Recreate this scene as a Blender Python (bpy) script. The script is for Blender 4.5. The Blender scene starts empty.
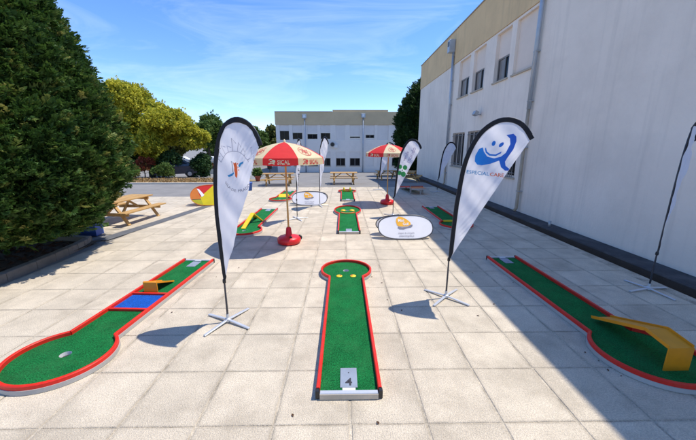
import bpy, bmesh, math, random
import numpy as np
from mathutils import Vector, Matrix
R = math.radians; PI = math.pi
random.seed(7); RNG = np.random.default_rng(11)
sc = bpy.context.scene; COL = sc.collection

# ------------------------------------------------------------------ camera, sky, sun, exposure
CAM_H = 2.14
cd = bpy.data.cameras.new('camera'); cam = bpy.data.objects.new('camera', cd); COL.objects.link(cam)
cd.sensor_width = 36.0; cd.lens = 36.0 * 309.0 / 696.0; cd.clip_start = 0.05; cd.clip_end = 3000
_p = math.atan(73 / 309.0); _y = R(0.9)
_f = Vector((math.sin(_y) * math.cos(_p), math.cos(_y) * math.cos(_p), -math.sin(_p)))
_q = _f.to_track_quat('-Z', 'Y'); cam.rotation_mode = 'QUATERNION'; cam.rotation_quaternion = _q
cam.location = (0, 0, CAM_H); sc.camera = cam

SUN = Vector((0.469, 0.10, 1.0)).normalized()
sl = bpy.data.lights.new('sun', 'SUN'); sl.energy = 3.15; sl.angle = R(0.5); sl.color = (1.0, 0.93, 0.82)
so = bpy.data.objects.new('sun', sl); COL.objects.link(so); so.rotation_mode = 'QUATERNION'
so.rotation_quaternion = SUN.to_track_quat('Z', 'Y'); so.location = (20, 5, 40)

w = bpy.data.worlds.new('World'); sc.world = w; w.use_nodes = True
nt = w.node_tree; nt.nodes.clear()
o_ = nt.nodes.new('ShaderNodeOutputWorld'); bg = nt.nodes.new('ShaderNodeBackground')
sky = nt.nodes.new('ShaderNodeTexSky'); sky.sky_type = 'NISHITA'; sky.sun_disc = False
sky.sun_elevation = math.asin(SUN.z); sky.sun_rotation = math.atan2(SUN.x, SUN.y)
sky.altitude = 400; sky.air_density = 1.0; sky.dust_density = 0.0; sky.ozone_density = 3.5
bg.inputs['Strength'].default_value = 0.15
tc = nt.nodes.new('ShaderNodeTexCoord'); mp = nt.nodes.new('ShaderNodeMapping')
mp.inputs['Rotation'].default_value = (0, R(-18), R(24)); mp.inputs['Scale'].default_value = (1.2, 3.0, 9.0)
nz = nt.nodes.new('ShaderNodeTexNoise'); nz.inputs['Scale'].default_value = 1.5; nz.inputs['Detail'].default_value = 8
nz.inputs['Roughness'].default_value = 0.62; nz.inputs['Distortion'].default_value = 0.9
cr = nt.nodes.new('ShaderNodeValToRGB'); cr.color_ramp.elements[0].position = 0.47; cr.color_ramp.elements[1].position = 0.85
cr.color_ramp.elements[1].color = (0.20, 0.20, 0.20, 1)
mx = nt.nodes.new('ShaderNodeMix'); mx.data_type = 'RGBA'; mx.inputs['B'].default_value = (7.0, 7.6, 8.6, 1)
nt.links.new(tc.outputs['Generated'], mp.inputs['Vector']); nt.links.new(mp.outputs[0], nz.inputs['Vector'])
nt.links.new(nz.outputs['Fac'], cr.inputs['Fac']); nt.links.new(cr.outputs['Color'], mx.inputs['Factor'])
hs = nt.nodes.new('ShaderNodeHueSaturation'); hs.inputs['Saturation'].default_value = 1.16; hs.inputs['Value'].default_value = 0.96
nt.links.new(sky.outputs[0], hs.inputs['Color']); tn = nt.nodes.new('ShaderNodeMix'); tn.data_type = 'RGBA'; tn.blend_type = 'MULTIPLY'; tn.inputs['Factor'].default_value = 1; tn.inputs['B'].default_value = (0.86, 0.885, 1.02, 1)
nt.links.new(hs.outputs[0], tn.inputs['A']); nt.links.new(tn.outputs['Result'], mx.inputs['A']); nt.links.new(mx.outputs['Result'], bg.inputs['Color'])
nt.links.new(bg.outputs[0], o_.inputs['Surface'])
vs = sc.view_settings; vs.view_transform = 'Standard'; vs.look = 'None'; vs.gamma = 1.0; vs.exposure = 0.69
vs.use_curve_mapping = False
sc.render.engine = 'CYCLES'; sc.cycles.max_bounces = 6

# ------------------------------------------------------------------ materials
MATS = {}
def mat(name, col, rough=0.7, var=0.12, scale=6.0, bump=0.0, bscale=60.0, metal=0.0, trans=0.0, spec=0.5,
        world=False, rand=0.0, stain=None, stain_scale=1.2, stain_amt=0.5, speck=0.0, stretch=None, pits=False, streak=None):
    if name in MATS: return MATS[name]
    m = bpy.data.materials.new(name); m.use_nodes = True; n = m.node_tree; L = n.links.new
    b = n.nodes['Principled BSDF']; out = n.nodes['Material Output']
    b.inputs['Roughness'].default_value = rough; b.inputs['Metallic'].default_value = metal
    b.inputs['Specular IOR Level'].default_value = spec
    if world: c = n.nodes.new('ShaderNodeNewGeometry').outputs['Position']
    else: c = n.nodes.new('ShaderNodeTexCoord').outputs['Object']
    if stretch:
        mpn = n.nodes.new('ShaderNodeMapping'); mpn.inputs['Scale'].default_value = stretch
        L(c, mpn.inputs['Vector']); c = mpn.outputs[0]
    nz = n.nodes.new('ShaderNodeTexNoise'); nz.inputs['Scale'].default_value = scale
    nz.inputs['Detail'].default_value = 6; nz.inputs['Roughness'].default_value = 0.6; L(c, nz.inputs['Vector'])
    mr = n.nodes.new('ShaderNodeMapRange'); mr.inputs[1].default_value = 0.3; mr.inputs[2].default_value = 0.7
    mr.inputs[3].default_value = 1 - var; mr.inputs[4].default_value = 1 + var; L(nz.outputs['Fac'], mr.inputs[0])
    val = mr.outputs[0]
    def mul(a, bsock):
        q = n.nodes.new('ShaderNodeMath'); q.operation = 'MULTIPLY'; L(a, q.inputs[0]); L(bsock, q.inputs[1]); return q.outputs[0]
    if rand:
        oi = n.nodes.new('ShaderNodeObjectInfo'); r2 = n.nodes.new('ShaderNodeMapRange')
        r2.inputs[3].default_value = 1 - rand; r2.inputs[4].default_value = 1 + rand; L(oi.outputs['Random'], r2.inputs[0]); val = mul(val, r2.outputs[0])
    if speck:
        n2 = n.nodes.new('ShaderNodeTexNoise'); n2.inputs['Scale'].default_value = 85; n2.inputs['Detail'].default_value = 3; L(c, n2.inputs['Vector'])
        r3 = n.nodes.new('ShaderNodeMapRange'); r3.inputs[1].default_value = 0.35; r3.inputs[2].default_value = 0.65
        r3.inputs[3].default_value = 1 - speck; r3.inputs[4].default_value = 1 + speck; L(n2.outputs['Fac'], r3.inputs[0]); val = mul(val, r3.outputs[0])
    cm = n.nodes.new('ShaderNodeMix'); cm.data_type = 'RGBA'; cm.blend_type = 'MULTIPLY'; cm.inputs['Factor'].default_value = 1
    cm.inputs['A'].default_value = (*col, 1); L(val, cm.inputs['B']); colr = cm.outputs['Result']
    if stain:
        n3 = n.nodes.new('ShaderNodeTexNoise'); n3.inputs['Scale'].default_value = stain_scale; n3.inputs['Detail'].default_value = 7
        n3.inputs['Roughness'].default_value = 0.68; L(c, n3.inputs['Vector'])
        r4 = n.nodes.new('ShaderNodeMapRange'); r4.inputs[1].default_value = 0.48; r4.inputs[2].default_value = 0.78
        r4.inputs[4].default_value = stain_amt; L(n3.outputs['Fac'], r4.inputs[0])
        s2 = n.nodes.new('ShaderNodeMix'); s2.data_type = 'RGBA'; L(r4.outputs[0], s2.inputs['Factor'])
        L(colr, s2.inputs['A']); s2.inputs['B'].default_value = (*stain, 1); colr = s2.outputs['Result']
    if pits:      # small dark pock marks
        vo = n.nodes.new('ShaderNodeTexVoronoi'); vo.inputs['Scale'].default_value = 9.0; vo.inputs['Randomness'].default_value = 1.0; L(c, vo.inputs['Vector'])
        r5 = n.nodes.new('ShaderNodeMapRange'); r5.inputs[1].default_value = 0.035; r5.inputs[2].default_value = 0.10; r5.inputs[3].default_value = 0.45; r5.inputs[4].default_value = 0.0; L(vo.outputs['Distance'], r5.inputs[0])
        wn = n.nodes.new('ShaderNodeTexNoise'); wn.inputs['Scale'].default_value = 2.2; L(c, wn.inputs['Vector'])
        r6 = n.nodes.new('ShaderNodeMapRange'); r6.inputs[1].default_value = 0.5; r6.inputs[2].default_value = 0.6; L(wn.outputs['Fac'], r6.inputs[0])
        s3 = n.nodes.new('ShaderNodeMix'); s3.data_type = 'RGBA'; L(mul(r5.outputs[0], r6.outputs[0]), s3.inputs['Factor']); L(colr, s3.inputs['A']); s3.inputs['B'].default_value = (0.16, 0.125, 0.09, 1); colr = s3.outputs['Result']
    if pits:      # soil washed along the joints, broken up by noise
        sp = n.nodes.new('ShaderNodeSeparateXYZ'); L(c, sp.inputs[0]); masks = []
        for ax_, o0, st_, wd_ in ((0, 0.66, 0.608, 0.050), (1, 2.01, 0.614, 0.028)):
            a1 = n.nodes.new('ShaderNodeMath'); a1.operation = 'SUBTRACT'; L(sp.outputs[ax_], a1.inputs[0]); a1.inputs[1].default_value = o0
            pp = n.nodes.new('ShaderNodeMath'); pp.operation = 'PINGPONG'; L(a1.outputs[0], pp.inputs[0]); pp.inputs[1].default_value = st_ / 2
            q1 = n.nodes.new('ShaderNodeMapRange'); q1.interpolation_type = 'SMOOTHSTEP'; q1.inputs[1].default_value = 0.008; q1.inputs[2].default_value = wd_; q1.inputs[3].default_value = 1.0; q1.inputs[4].default_value = 0.0
            L(pp.outputs[0], q1.inputs[0]); masks.append(q1.outputs[0])
        mxm = n.nodes.new('ShaderNodeMath'); mxm.operation = 'MAXIMUM'; L(masks[0], mxm.inputs[0]); L(masks[1], mxm.inputs[1])
        dn = n.nodes.new('ShaderNodeTexNoise'); dn.inputs['Scale'].default_value = 3.5; dn.inputs['Detail'].default_value = 6; dn.inputs['Roughness'].default_value = 0.7; L(c, dn.inputs['Vector'])
        r8 = n.nodes.new('ShaderNodeMapRange'); r8.inputs[1].default_value = 0.36; r8.inputs[2].default_value = 0.66; r8.inputs[4].default_value = 0.75; L(dn.outputs['Fac'], r8.inputs[0])
        s5 = n.nodes.new('ShaderNodeMix'); s5.data_type = 'RGBA'; L(mul(mxm.outputs[0], r8.outputs[0]), s5.inputs['Factor']); L(colr, s5.inputs['A']); s5.inputs['B'].default_value = (0.37, 0.32, 0.25, 1); colr = s5.outputs['Result']
    if streak:    # rain streaks: noise drawn out along the vertical
        mq = n.nodes.new('ShaderNodeMapping'); mq.inputs['Scale'].default_value = (7.0, 7.0, 0.25); L(n.nodes.new('ShaderNodeNewGeometry').outputs['Position'], mq.inputs['Vector'])
        sn = n.nodes.new('ShaderNodeTexNoise'); sn.inputs['Scale'].default_value = 1.0; sn.inputs['Detail'].default_value = 5; L(mq.outputs[0], sn.inputs['Vector'])
        r7 = n.nodes.new('ShaderNodeMapRange'); r7.inputs[1].default_value = 0.52; r7.inputs[2].default_value = 0.80; r7.inputs[4].default_value = 0.35; L(sn.outputs['Fac'], r7.inputs[0])
        s4 = n.nodes.new('ShaderNodeMix'); s4.data_type = 'RGBA'; L(r7.outputs[0], s4.inputs['Factor']); L(colr, s4.inputs['A']); s4.inputs['B'].default_value = (*streak, 1); colr = s4.outputs['Result']
    L(colr, b.inputs['Base Color'])
    if bump:
        nb = n.nodes.new('ShaderNodeTexNoise'); nb.inputs['Scale'].default_value = bscale; nb.inputs['Detail'].default_value = 4; L(c, nb.inputs['Vector'])
        bp = n.nodes.new('ShaderNodeBump'); bp.inputs['Strength'].default_value = bump; bp.inputs['Distance'].default_value = 0.02
        L(nb.outputs['Fac'], bp.inputs['Height']); L(bp.outputs[0], b.inputs['Normal'])
    if trans:
        t = n.nodes.new('ShaderNodeBsdfTranslucent'); L(colr, t.inputs['Color'])
        ms = n.nodes.new('ShaderNodeMixShader'); ms.inputs[0].default_value = trans
        L(b.outputs[0], ms.inputs[1]); L(t.outputs[0], ms.inputs[2]); L(ms.outputs[0], out.inputs['Surface'])
    MATS[name] = m; return m

def leafmat(name, c0, c1, c2, trans=0.3):
    m = bpy.data.materials.new(name); m.use_nodes = True; n = m.node_tree; L = n.links.new
    b = n.nodes['Principled BSDF']; out = n.nodes['Material Output']; b.inputs['Roughness'].default_value = 0.62
    b.inputs['Specular IOR Level'].default_value = 0.3
    a = n.nodes.new('ShaderNodeAttribute'); a.attribute_name = 'rnd'
    rp = n.nodes.new('ShaderNodeValToRGB'); e = rp.color_ramp.elements
    e[0].color = (*c0, 1); e[1].color = (*c2, 1); k = e.new(0.55); k.color = (*c1, 1)
    L(a.outputs['Fac'], rp.inputs['Fac']); L(rp.outputs[0], b.inputs['Base Color'])
    t = n.nodes.new('ShaderNodeBsdfTranslucent'); L(rp.outputs[0], t.inputs['Color'])
    ms = n.nodes.new('ShaderNodeMixShader'); ms.inputs[0].default_value = trans
    L(b.outputs[0], ms.inputs[1]); L(t.outputs[0], ms.inputs[2]); L(ms.outputs[0], out.inputs['Surface'])
    return m

M_SLAB = mat('slab_concrete', (0.62, 0.54, 0.42), 0.9, 0.13, 2.6, 0.7, 110, world=True, rand=0.08, stain=(0.34, 0.285, 0.21), stain_scale=1.8, stain_amt=0.7, speck=0.15, pits=True)
M_JOINT = mat('joint_sand', (0.44, 0.385, 0.30), 0.95, 0.40, 4, 0.4, 80, world=True, speck=0.2)
M_ASPH = mat('asphalt', (0.235, 0.225, 0.212), 0.9, 0.14, 1.1, 0.3, 90, world=True, stain=(0.15, 0.145, 0.14), stain_scale=0.25, stain_amt=0.5, speck=0.12)
M_DIRT = mat('bed_soil', (0.10, 0.075, 0.05), 0.95, 0.4, 7, 0.8, 40, world=True, speck=0.3)
M_DRY = mat('dry_grass', (0.36, 0.24, 0.105), 0.95, 0.35, 2.5, 0.8, 30, world=True, stain=(0.20, 0.17, 0.06), stain_scale=0.6, stain_amt=0.7, speck=0.25)
M_KERB = mat('kerb_concrete', (0.23, 0.21, 0.185), 0.9, 0.2, 4, 0.4, 60, world=True, stain=(0.15, 0.14, 0.12), stain_scale=2, stain_amt=0.7)
M_PALE = mat('pale_concrete', (0.52, 0.49, 0.43), 0.9, 0.12, 2, 0.2, 60, world=True)
M_STRIP = mat('strip_grey', (0.12, 0.125, 0.135), 0.85, 0.2, 4, 0.3, 60, world=True)
M_NBLK = mat('near_black', (0.022, 0.022, 0.024), 0.8, 0.3, 3, 0.3, 40, world=True)  # near-black tone for the channel bed and footing side
M_FOOT = mat('footing_concrete', (0.05, 0.05, 0.055), 0.9, 0.25, 3, 0.4, 50, world=True, stain=(0.16, 0.155, 0.15), stain_scale=1.6, stain_amt=0.6)
M_WALL = mat('wall_render', (0.88, 0.775, 0.67), 0.9, 0.06, 0.7, 0.35, 22, world=True, stain=(0.66, 0.57, 0.49), stain_scale=0.5, stain_amt=0.5, streak=(0.56, 0.50, 0.44))
M_PANEL = mat('infill_panel', (0.80, 0.68, 0.58), 0.85, 0.05, 1.5, 0.1, 30, world=True)
M_BEIGE = mat('beige_render', (0.74, 0.53, 0.29), 0.9, 0.07, 0.9, 0.25, 25, world=True, stain=(0.55, 0.39, 0.22), stain_scale=0.7, stain_amt=0.45, streak=(0.40, 0.31, 0.19))
M_WALLF = mat('far_wall_render', (0.80, 0.76, 0.71), 0.9, 0.05, 0.5, 0.1, 20, world=True, stain=(0.48, 0.47, 0.46), stain_scale=0.5, stain_amt=0.5)
M_PANELF = mat('far_infill_panel', (0.72, 0.69, 0.66), 0.85, 0.05, 1.0, 0.0, 20, world=True)
M_BEIGEF = mat('far_beige_render', (0.60, 0.47, 0.29), 0.9, 0.06, 0.6, 0.1, 20, world=True, stain=(0.45, 0.35, 0.22), stain_scale=0.5, stain_amt=0.5)
M_BLIND = mat('blind_behind_glass', (0.22, 0.20, 0.19), 0.35, 0.25, 5, stretch=(1, 6, 0.6), world=True)
M_SILL = mat('sill_stone', (0.47, 0.40, 0.31), 0.8, 0.1, 4)
M_CAP = mat('coping_metal', (0.33, 0.28, 0.22), 0.6, 0.1, 4)
M_GLASS = mat('window_glass', (0.008, 0.009, 0.012), 0.15, 0.3, 1.2, spec=0.15)
M_FRAME = mat('window_frame', (0.20, 0.195, 0.19), 0.5, 0.1, 5)
M_ZINC = mat('zinc_pipe', (0.42, 0.47, 0.53), 0.42, 0.12, 3, metal=0.35)
M_TAN = mat('tan_pipe', (0.44, 0.35, 0.25), 0.7, 0.15, 4)
M_GREYM = mat('grey_metal', (0.42, 0.43, 0.44), 0.4, 0.08, 6, metal=0.5)
M_ALU = mat('aluminium', (0.58, 0.60, 0.63), 0.4, 0.08, 8, metal=0.35)
M_PLATE = mat('steel_plate', (0.25, 0.29, 0.36), 0.5, 0.1, 8)
M_BLACK = mat('black_fabric', (0.012, 0.012, 0.016), 0.85, 0.2, 12)
M_BLKP = mat('black_plastic', (0.015, 0.015, 0.017), 0.45, 0.1, 8)
M_POLE = mat('dark_pole', (0.055, 0.06, 0.075), 0.35, 0.1, 8, metal=0.4)
M_FLAG = mat('flag_polyester', (0.86, 0.86, 0.93), 0.7, 0.03, 5, 0.35, 9, trans=0.5, stretch=(1.0, 1.0, 0.45))
M_TURF = mat('green_turf', (0.012, 0.215, 0.055), 0.9, 0.22, 4, 1.0, 230, spec=0.15, speck=0.45, stain=(0.06, 0.26, 0.085), stain_scale=2.2, stain_amt=0.6)
M_BTURF = mat('blue_turf', (0.012, 0.12, 0.56), 0.9, 0.15, 8, 0.9, 200, spec=0.2, speck=0.3)
M_RED = mat('red_rail_paint', (0.66, 0.022, 0.012), 0.5, 0.12, 7, stain=(0.52, 0.07, 0.05), stain_scale=5, stain_amt=0.5, spec=0.35)
M_FRONT = mat('beige_board', (0.50, 0.44, 0.35), 0.7, 0.12, 9)
M_SKIRT = mat('pale_skirt', (0.42, 0.42, 0.41), 0.55, 0.1, 6, stain=(0.30, 0.28, 0.26), stain_scale=3, stain_amt=0.5)
M_YEL = mat('yellow_paint', (0.74, 0.29, 0.008), 0.5, 0.08, 7, stain=(0.52, 0.24, 0.02), stain_scale=5, stain_amt=0.5)
M_YEL2 = mat('bright_yellow', (0.80, 0.58, 0.02), 0.5, 0.08, 7)
M_ORNG = mat('orange_paint', (0.75, 0.20, 0.03), 0.5, 0.1, 7)
M_CUP = mat('white_cup', (0.75, 0.76, 0.76), 0.5, 0.05, 5)
M_WOOD = mat('picnic_pine', (0.50, 0.30, 0.105), 0.7, 0.22, 3, 0.25, 40, rand=0.10, stretch=(1, 7, 7))
M_WOODP = mat('pole_wood', (0.55, 0.34, 0.13), 0.6, 0.15, 6, stretch=(6, 6, 1))
M_CRED = mat('canopy_red', (0.76, 0.035, 0.034), 0.7, 0.06, 6, 0.1, 40, trans=0.35)
M_CCRM = mat('canopy_cream', (0.80, 0.71, 0.46), 0.7, 0.05, 6, 0.1, 40, trans=0.35)
M_PRED = mat('print_red', (0.60, 0.05, 0.05), 0.7, 0.25, 30)
M_PCRM = mat('print_cream', (0.80, 0.70, 0.45), 0.7, 0.05, 6)
M_BRED = mat('base_red', (0.68, 0.014, 0.02), 0.38, 0.08, 6)
M_BLUEP = mat('blue_plastic', (0.02, 0.09, 0.38), 0.5, 0.1, 5)
M_PBLUE = mat('print_blue', (0.025, 0.13, 0.60), 0.7, 0.22, 3.0, trans=0.35)
M_PBLUE.node_tree.nodes  # gradient of the printed emblem: sky blue to royal blue across
_n = M_PBLUE.node_tree; _tc = _n.nodes.new('ShaderNodeTexCoord'); _sx = _n.nodes.new('ShaderNodeSeparateXYZ'); _rp = _n.nodes.new('ShaderNodeValToRGB')
_rp.color_ramp.elements[0].position = 0.24; _rp.color_ramp.elements[0].color = (0.03, 0.36, 0.85, 1); _rp.color_ramp.elements[1].position = 0.62; _rp.color_ramp.elements[1].color = (0.03, 0.13, 0.60, 1)
_n.links.new(_tc.outputs['Object'], _sx.inputs[0]); _n.links.new(_sx.outputs[0], _rp.inputs['Fac']); _n.links.new(_rp.outputs[0], _n.nodes['Principled BSDF'].inputs['Base Color'])
M_PSKY = mat('print_sky', (0.05, 0.33, 0.62), 0.7, 0.1, 6, trans=0.35)
M_PORG = mat('print_orange', (0.85, 0.17, 0.05), 0.7, 0.1, 6, trans=0.35)
M_PGRN = mat('print_green', (0.06, 0.40, 0.12), 0.7, 0.08, 6, trans=0.35)
M_PGREY = mat('print_grey', (0.30, 0.30, 0.36), 0.7, 0.1, 6, trans=0.35)
M_PLGR = mat('print_pale_grey', (0.45, 0.45, 0.52), 0.7, 0.1, 6, trans=0.35)
M_PPUR = mat('print_mauve', (0.40, 0.32, 0.50), 0.7, 0.1, 6, trans=0.35)
M_PAMB = mat('print_amber', (0.85, 0.42, 0.03), 0.7, 0.08, 6)
M_PWHT = mat('print_white', (0.85, 0.85, 0.88), 0.7, 0.03, 6)
M_PBLK = mat('print_black', (0.03, 0.03, 0.04), 0.7, 0.1, 6)
M_BANN = mat('banner_fabric', (0.84, 0.84, 0.88), 0.7, 0.03, 5, 0.15, 7, trans=0.2)
M_PYEL = mat('popup_yellow', (0.85, 0.72, 0.02), 0.7, 0.06, 5, trans=0.3)
M_PLIM = mat('popup_lime', (0.55, 0.55, 0.03), 0.7, 0.06, 5, trans=0.3)
M_PORP = mat('popup_orange', (0.80, 0.25, 0.05), 0.7, 0.06, 5, trans=0.3)
M_PRDP = mat('popup_red', (0.72, 0.035, 0.03), 0.7, 0.06, 5, trans=0.3)
M_BARK = mat('bark', (0.10, 0.075, 0.055), 0.95, 0.35, 6, 0.8, 25, stretch=(3, 3, 1))
M_DEAD = mat('dead_leaf', (0.10, 0.05, 0.025), 0.9, 0.3, 20)
M_TERR = mat('terracotta', (0.45, 0.10, 0.06), 0.8, 0.15, 6)
M_CARD = mat('dark_car_paint', (0.02, 0.03, 0.055), 0.25, 0.05, 3, spec=0.7)
M_CARW = mat('white_car_paint', (0.75, 0.77, 0.80), 0.3, 0.03, 3)
M_CARB = mat('blue_car_paint', (0.05, 0.18, 0.42), 0.3, 0.05, 3)
M_LAMP = mat('lamp_glass', (0.75, 0.78, 0.80), 0.15, 0.05, 3)
L_CON = leafmat('conifer_leaf', (0.026, 0.072, 0.016), (0.085, 0.165, 0.030), (0.36, 0.35, 0.095), 0.28)
L_YEL = leafmat('yellow_leaf', (0.16, 0.21, 0.022), (0.52, 0.49, 0.04), (0.84, 0.76, 0.10), 0.42)
L_GRN = leafmat('green_leaf', (0.05, 0.105, 0.022), (0.11, 0.18, 0.035), (0.21, 0.26, 0.06), 0.35)
L_DRK = leafmat('dark_leaf', (0.018, 0.05, 0.014), (0.034, 0.085, 0.020), (0.075, 0.12, 0.030), 0.25)
L_REDF = leafmat('red_flower', (0.10, 0.09, 0.02), (0.32, 0.06, 0.03), (0.45, 0.10, 0.05), 0.3)
L_OLI = leafmat('olive_leaf', (0.06, 0.085, 0.02), (0.14, 0.15, 0.03), (0.24, 0.22, 0.05), 0.3)

# ------------------------------------------------------------------ mesh helpers
def tag(o, label=None, cat=None, group=None, kind=None):
    if label: o['label'] = label
    if cat: o['category'] = cat
    if group: o['group'] = group
    if kind: o['kind'] = kind
    return o
def thing(name, label, cat, loc=(0, 0, 0), rz=0.0, group=None):
    o = bpy.data.objects.new(name, None); COL.objects.link(o); o.location = loc; o.rotation_euler = (0, 0, rz)
    o.empty_display_size = 0.1
    return tag(o, label, cat, group)
class MB:
    def __init__(s): s.v = []; s.f = []
    def add(s, V, F):
        n = len(s.v); s.v += [tuple(p) for p in V]; s.f += [tuple(i + n for i in f) for f in F]; return s
    def box(s, c, size, rot=None, ch=0.0):
        hx, hy, hz = (q / 2 for q in size); M = rot if rot is not None else Matrix.Identity(3); c = Vector(c)
        if ch <= 0:
            P = [Vector((x, y, z)) for z in (-hz, hz) for x, y in ((-hx, -hy), (hx, -hy), (hx, hy), (-hx, hy))]
            F = [(3, 2, 1, 0), (4, 5, 6, 7), (0, 1, 5, 4), (1, 2, 6, 5), (2, 3, 7, 6), (3, 0, 4, 7)]
        else:
            def ring(i, z): return [Vector((x, y, z)) for x, y in ((-hx + i, -hy + i), (hx - i, -hy + i), (hx - i, hy - i), (-hx + i, hy - i))]
            P = ring(ch, -hz) + ring(0, -hz + ch) + ring(0, hz - ch) + ring(ch, hz); F = [(3, 2, 1, 0), (12, 13, 14, 15)]
            for k in range(3):
                for j in range(4): F.append((4 * k + j, 4 * k + (j + 1) % 4, 4 * k + 4 + (j + 1) % 4, 4 * k + 4 + j))
        return s.add([c + M @ p for p in P], F)
    def bar(s, a, b, wy, wz, ch=0.0, upv=(0, 0, 1)):
        a = Vector(a); b = Vector(b); d = (b - a); L = d.length; d.normalize(); u = Vector(upv)
        if abs(d.dot(u)) > 0.98: u = Vector((1, 0, 0))
        y = u.cross(d).normalized(); z = d.cross(y)
        return s.box((a + b) / 2, (L, wy, wz), Matrix((d, y, z)).transposed(), ch)
    def tube(s, path, r, n=8, caps=True):
        P = [Vector(p) for p in path]; rr = r if isinstance(r, (list, tuple)) else [r] * len(P); V = []; ref = None
        for i, p in enumerate(P):
            t = (P[min(i + 1, len(P) - 1)] - P[max(i - 1, 0)]).normalized()
            if ref is None: ref = Vector((1, 0, 0)) if abs(t.x) < 0.9 else Vector((0, 1, 0))
            x = (ref - t * ref.dot(t)).normalized(); y = t.cross(x); ref = x
            V += [p + (x * math.cos(2 * PI * k / n) + y * math.sin(2 * PI * k / n)) * rr[i] for k in range(n)]
        F = [(i * n + k, i * n + (k + 1) % n, (i + 1) * n + (k + 1) % n, (i + 1) * n + k) for i in range(len(P) - 1) for k in range(n)]
        if caps: F += [tuple(range(n - 1, -1, -1)), tuple(range((len(P) - 1) * n, len(P) * n))]
        return s.add(V, F)
    def lathe(s, prof, n=20, c=(0, 0, 0), sx=1.0, sy=1.0):
        V = []; m = len(prof)
        for r, z in prof: V += [(c[0] + sx * r * math.cos(2 * PI * k / n), c[1] + sy * r * math.sin(2 * PI * k / n), c[2] + z) for k in range(n)]
        F = [(i * n + k, i * n + (k + 1) % n, (i + 1) * n + (k + 1) % n, (i + 1) * n + k) for i in range(m - 1) for k in range(n)]
        F += [tuple(range(n - 1, -1, -1)), tuple(range((m - 1) * n, m * n))]
        return s.add(V, F)
    def prism(s, poly, z0, z1):
        n = len(poly); V = [(x, y, z0) for x, y in poly] + [(x, y, z1) for x, y in poly]
        F = [tuple(range(n - 1, -1, -1)), tuple(range(n, 2 * n))] + [(i, (i + 1) % n, n + (i + 1) % n, n + i) for i in range(n)]
        return s.add(V, F)
    def sweep(s, path, prof, closed=False):
        # path in XY, prof = (lateral offset to the right of travel, z)
        m = len(prof); V = []; n = len(path)
        for i in range(n):
            a = Vector(path[max(i - 1, 0)]); b = Vector(path[min(i + 1, n - 1)]); t = (b - a).normalized(); nr = Vector((t.y, -t.x))
            for o, z in prof: q = Vector(path[i]) + nr * o; V.append((q.x, q.y, z))
        F = [(i * m + k, i * m + (k + 1) % m, (i + 1) * m + (k + 1) % m, (i + 1) * m + k) for i in range(n - 1) for k in range(m)]
        F += [tuple(range(m - 1, -1, -1)), tuple(range((n - 1) * m, n * m))]
        return s.add(V, F)
    def build(s, name, m, parent=None, smooth=False, loc=None):
        me = bpy.data.meshes.new(name); me.from_pydata(s.v, [], s.f); me.validate(); me.update()
        bm = bmesh.new(); bm.from_mesh(me); bmesh.ops.recalc_face_normals(bm, faces=bm.faces); bm.to_mesh(me); bm.free()
        if smooth:
            me.polygons.foreach_set('use_smooth', [True] * len(me.polygons))
        if m: me.materials.append(m)
        o = bpy.data.objects.new(name, me); COL.objects.link(o)
        if parent: o.parent = parent
        if loc: o.location = loc
        return o
def copy_tree(o, parent=None):
    c = o.copy(); COL.objects.link(c); c.parent = parent
    for ch in [q for q in bpy.data.objects if q.parent == o]: copy_tree(ch, c)
    return c
def smooth_path(P, k=5):
    P = [Vector(p) for p in P]; out = []
    for i in range(len(P) - 1):
        p0 = P[max(i - 1, 0)]; p1 = P[i]; p2 = P[i + 1]; p3 = P[min(i + 2, len(P) - 1)]
        for j in range(k):
            t = j / k
            out.append(0.5 * (2 * p1 + (p2 - p0) * t + (2 * p0 - 5 * p1 + 4 * p2 - p3) * t * t + (3 * p1 - p0 - 3 * p2 + p3) * t ** 3))
    out.append(P[-1]); return out
def text_mesh(body, size, align='CENTER', bold=0.0, spacing=1.0):
    c = bpy.data.curves.new('txt', 'FONT'); c.body = body; c.size = size; c.align_x = align; c.resolution_u = 3; c.offset = bold * size
    c.space_character = spacing
    o = bpy.data.objects.new('txt', c); COL.objects.link(o); dg = bpy.context.evaluated_depsgraph_get(); dg.update()
    me = bpy.data.meshes.new_from_object(o.evaluated_get(dg)); bpy.data.objects.remove(o)
    return me
def decal(name, polys, fn, m, parent, sub=1, texts=()):
    """flat print: 2D polygons / letters laid on a surface by fn(u, v) -> point"""
    bm = bmesh.new()
    for p in polys:
        vs = [bm.verts.new((x, y, 0)) for x, y in p]
        try: bm.faces.new(vs)
        except ValueError: pass
    for me, tf in texts:
        b2 = bmesh.new(); b2.from_mesh(me)
        for v in b2.verts: x, y = tf(v.co.x, v.co.y); v.co = (x, y, 0)
        tmp = bpy.data.meshes.new('t'); b2.to_mesh(tmp); b2.free(); bm.from_mesh(tmp); bpy.data.meshes.remove(tmp)
    bmesh.ops.triangulate(bm, faces=bm.faces)
    for _ in range(sub): bmesh.ops.subdivide_edges(bm, edges=[e for e in bm.edges if e.calc_length() > 0.03], cuts=1); bmesh.ops.triangulate(bm, faces=bm.faces)
    for v in bm.verts: v.co = fn(v.co.x, v.co.y)
    me = bpy.data.meshes.new(name); bm.to_mesh(me); bm.free(); me.materials.append(m)
    o = bpy.data.objects.new(name, me); COL.objects.link(o); o.parent = parent
    return o
def ell(cx, cy, rx, ry, n=20, rot=0.0, a0=0.0, a1=2 * PI):
    c, s = math.cos(rot), math.sin(rot); k = n if a1 - a0 >= 2 * PI - 1e-6 else n + 1
    return [(cx + rx * math.cos(t) * c - ry * math.sin(t) * s, cy + rx * math.cos(t) * s + ry * math.sin(t) * c) for t in [a0 + (a1 - a0) * i / n for i in range(k)]]
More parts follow.
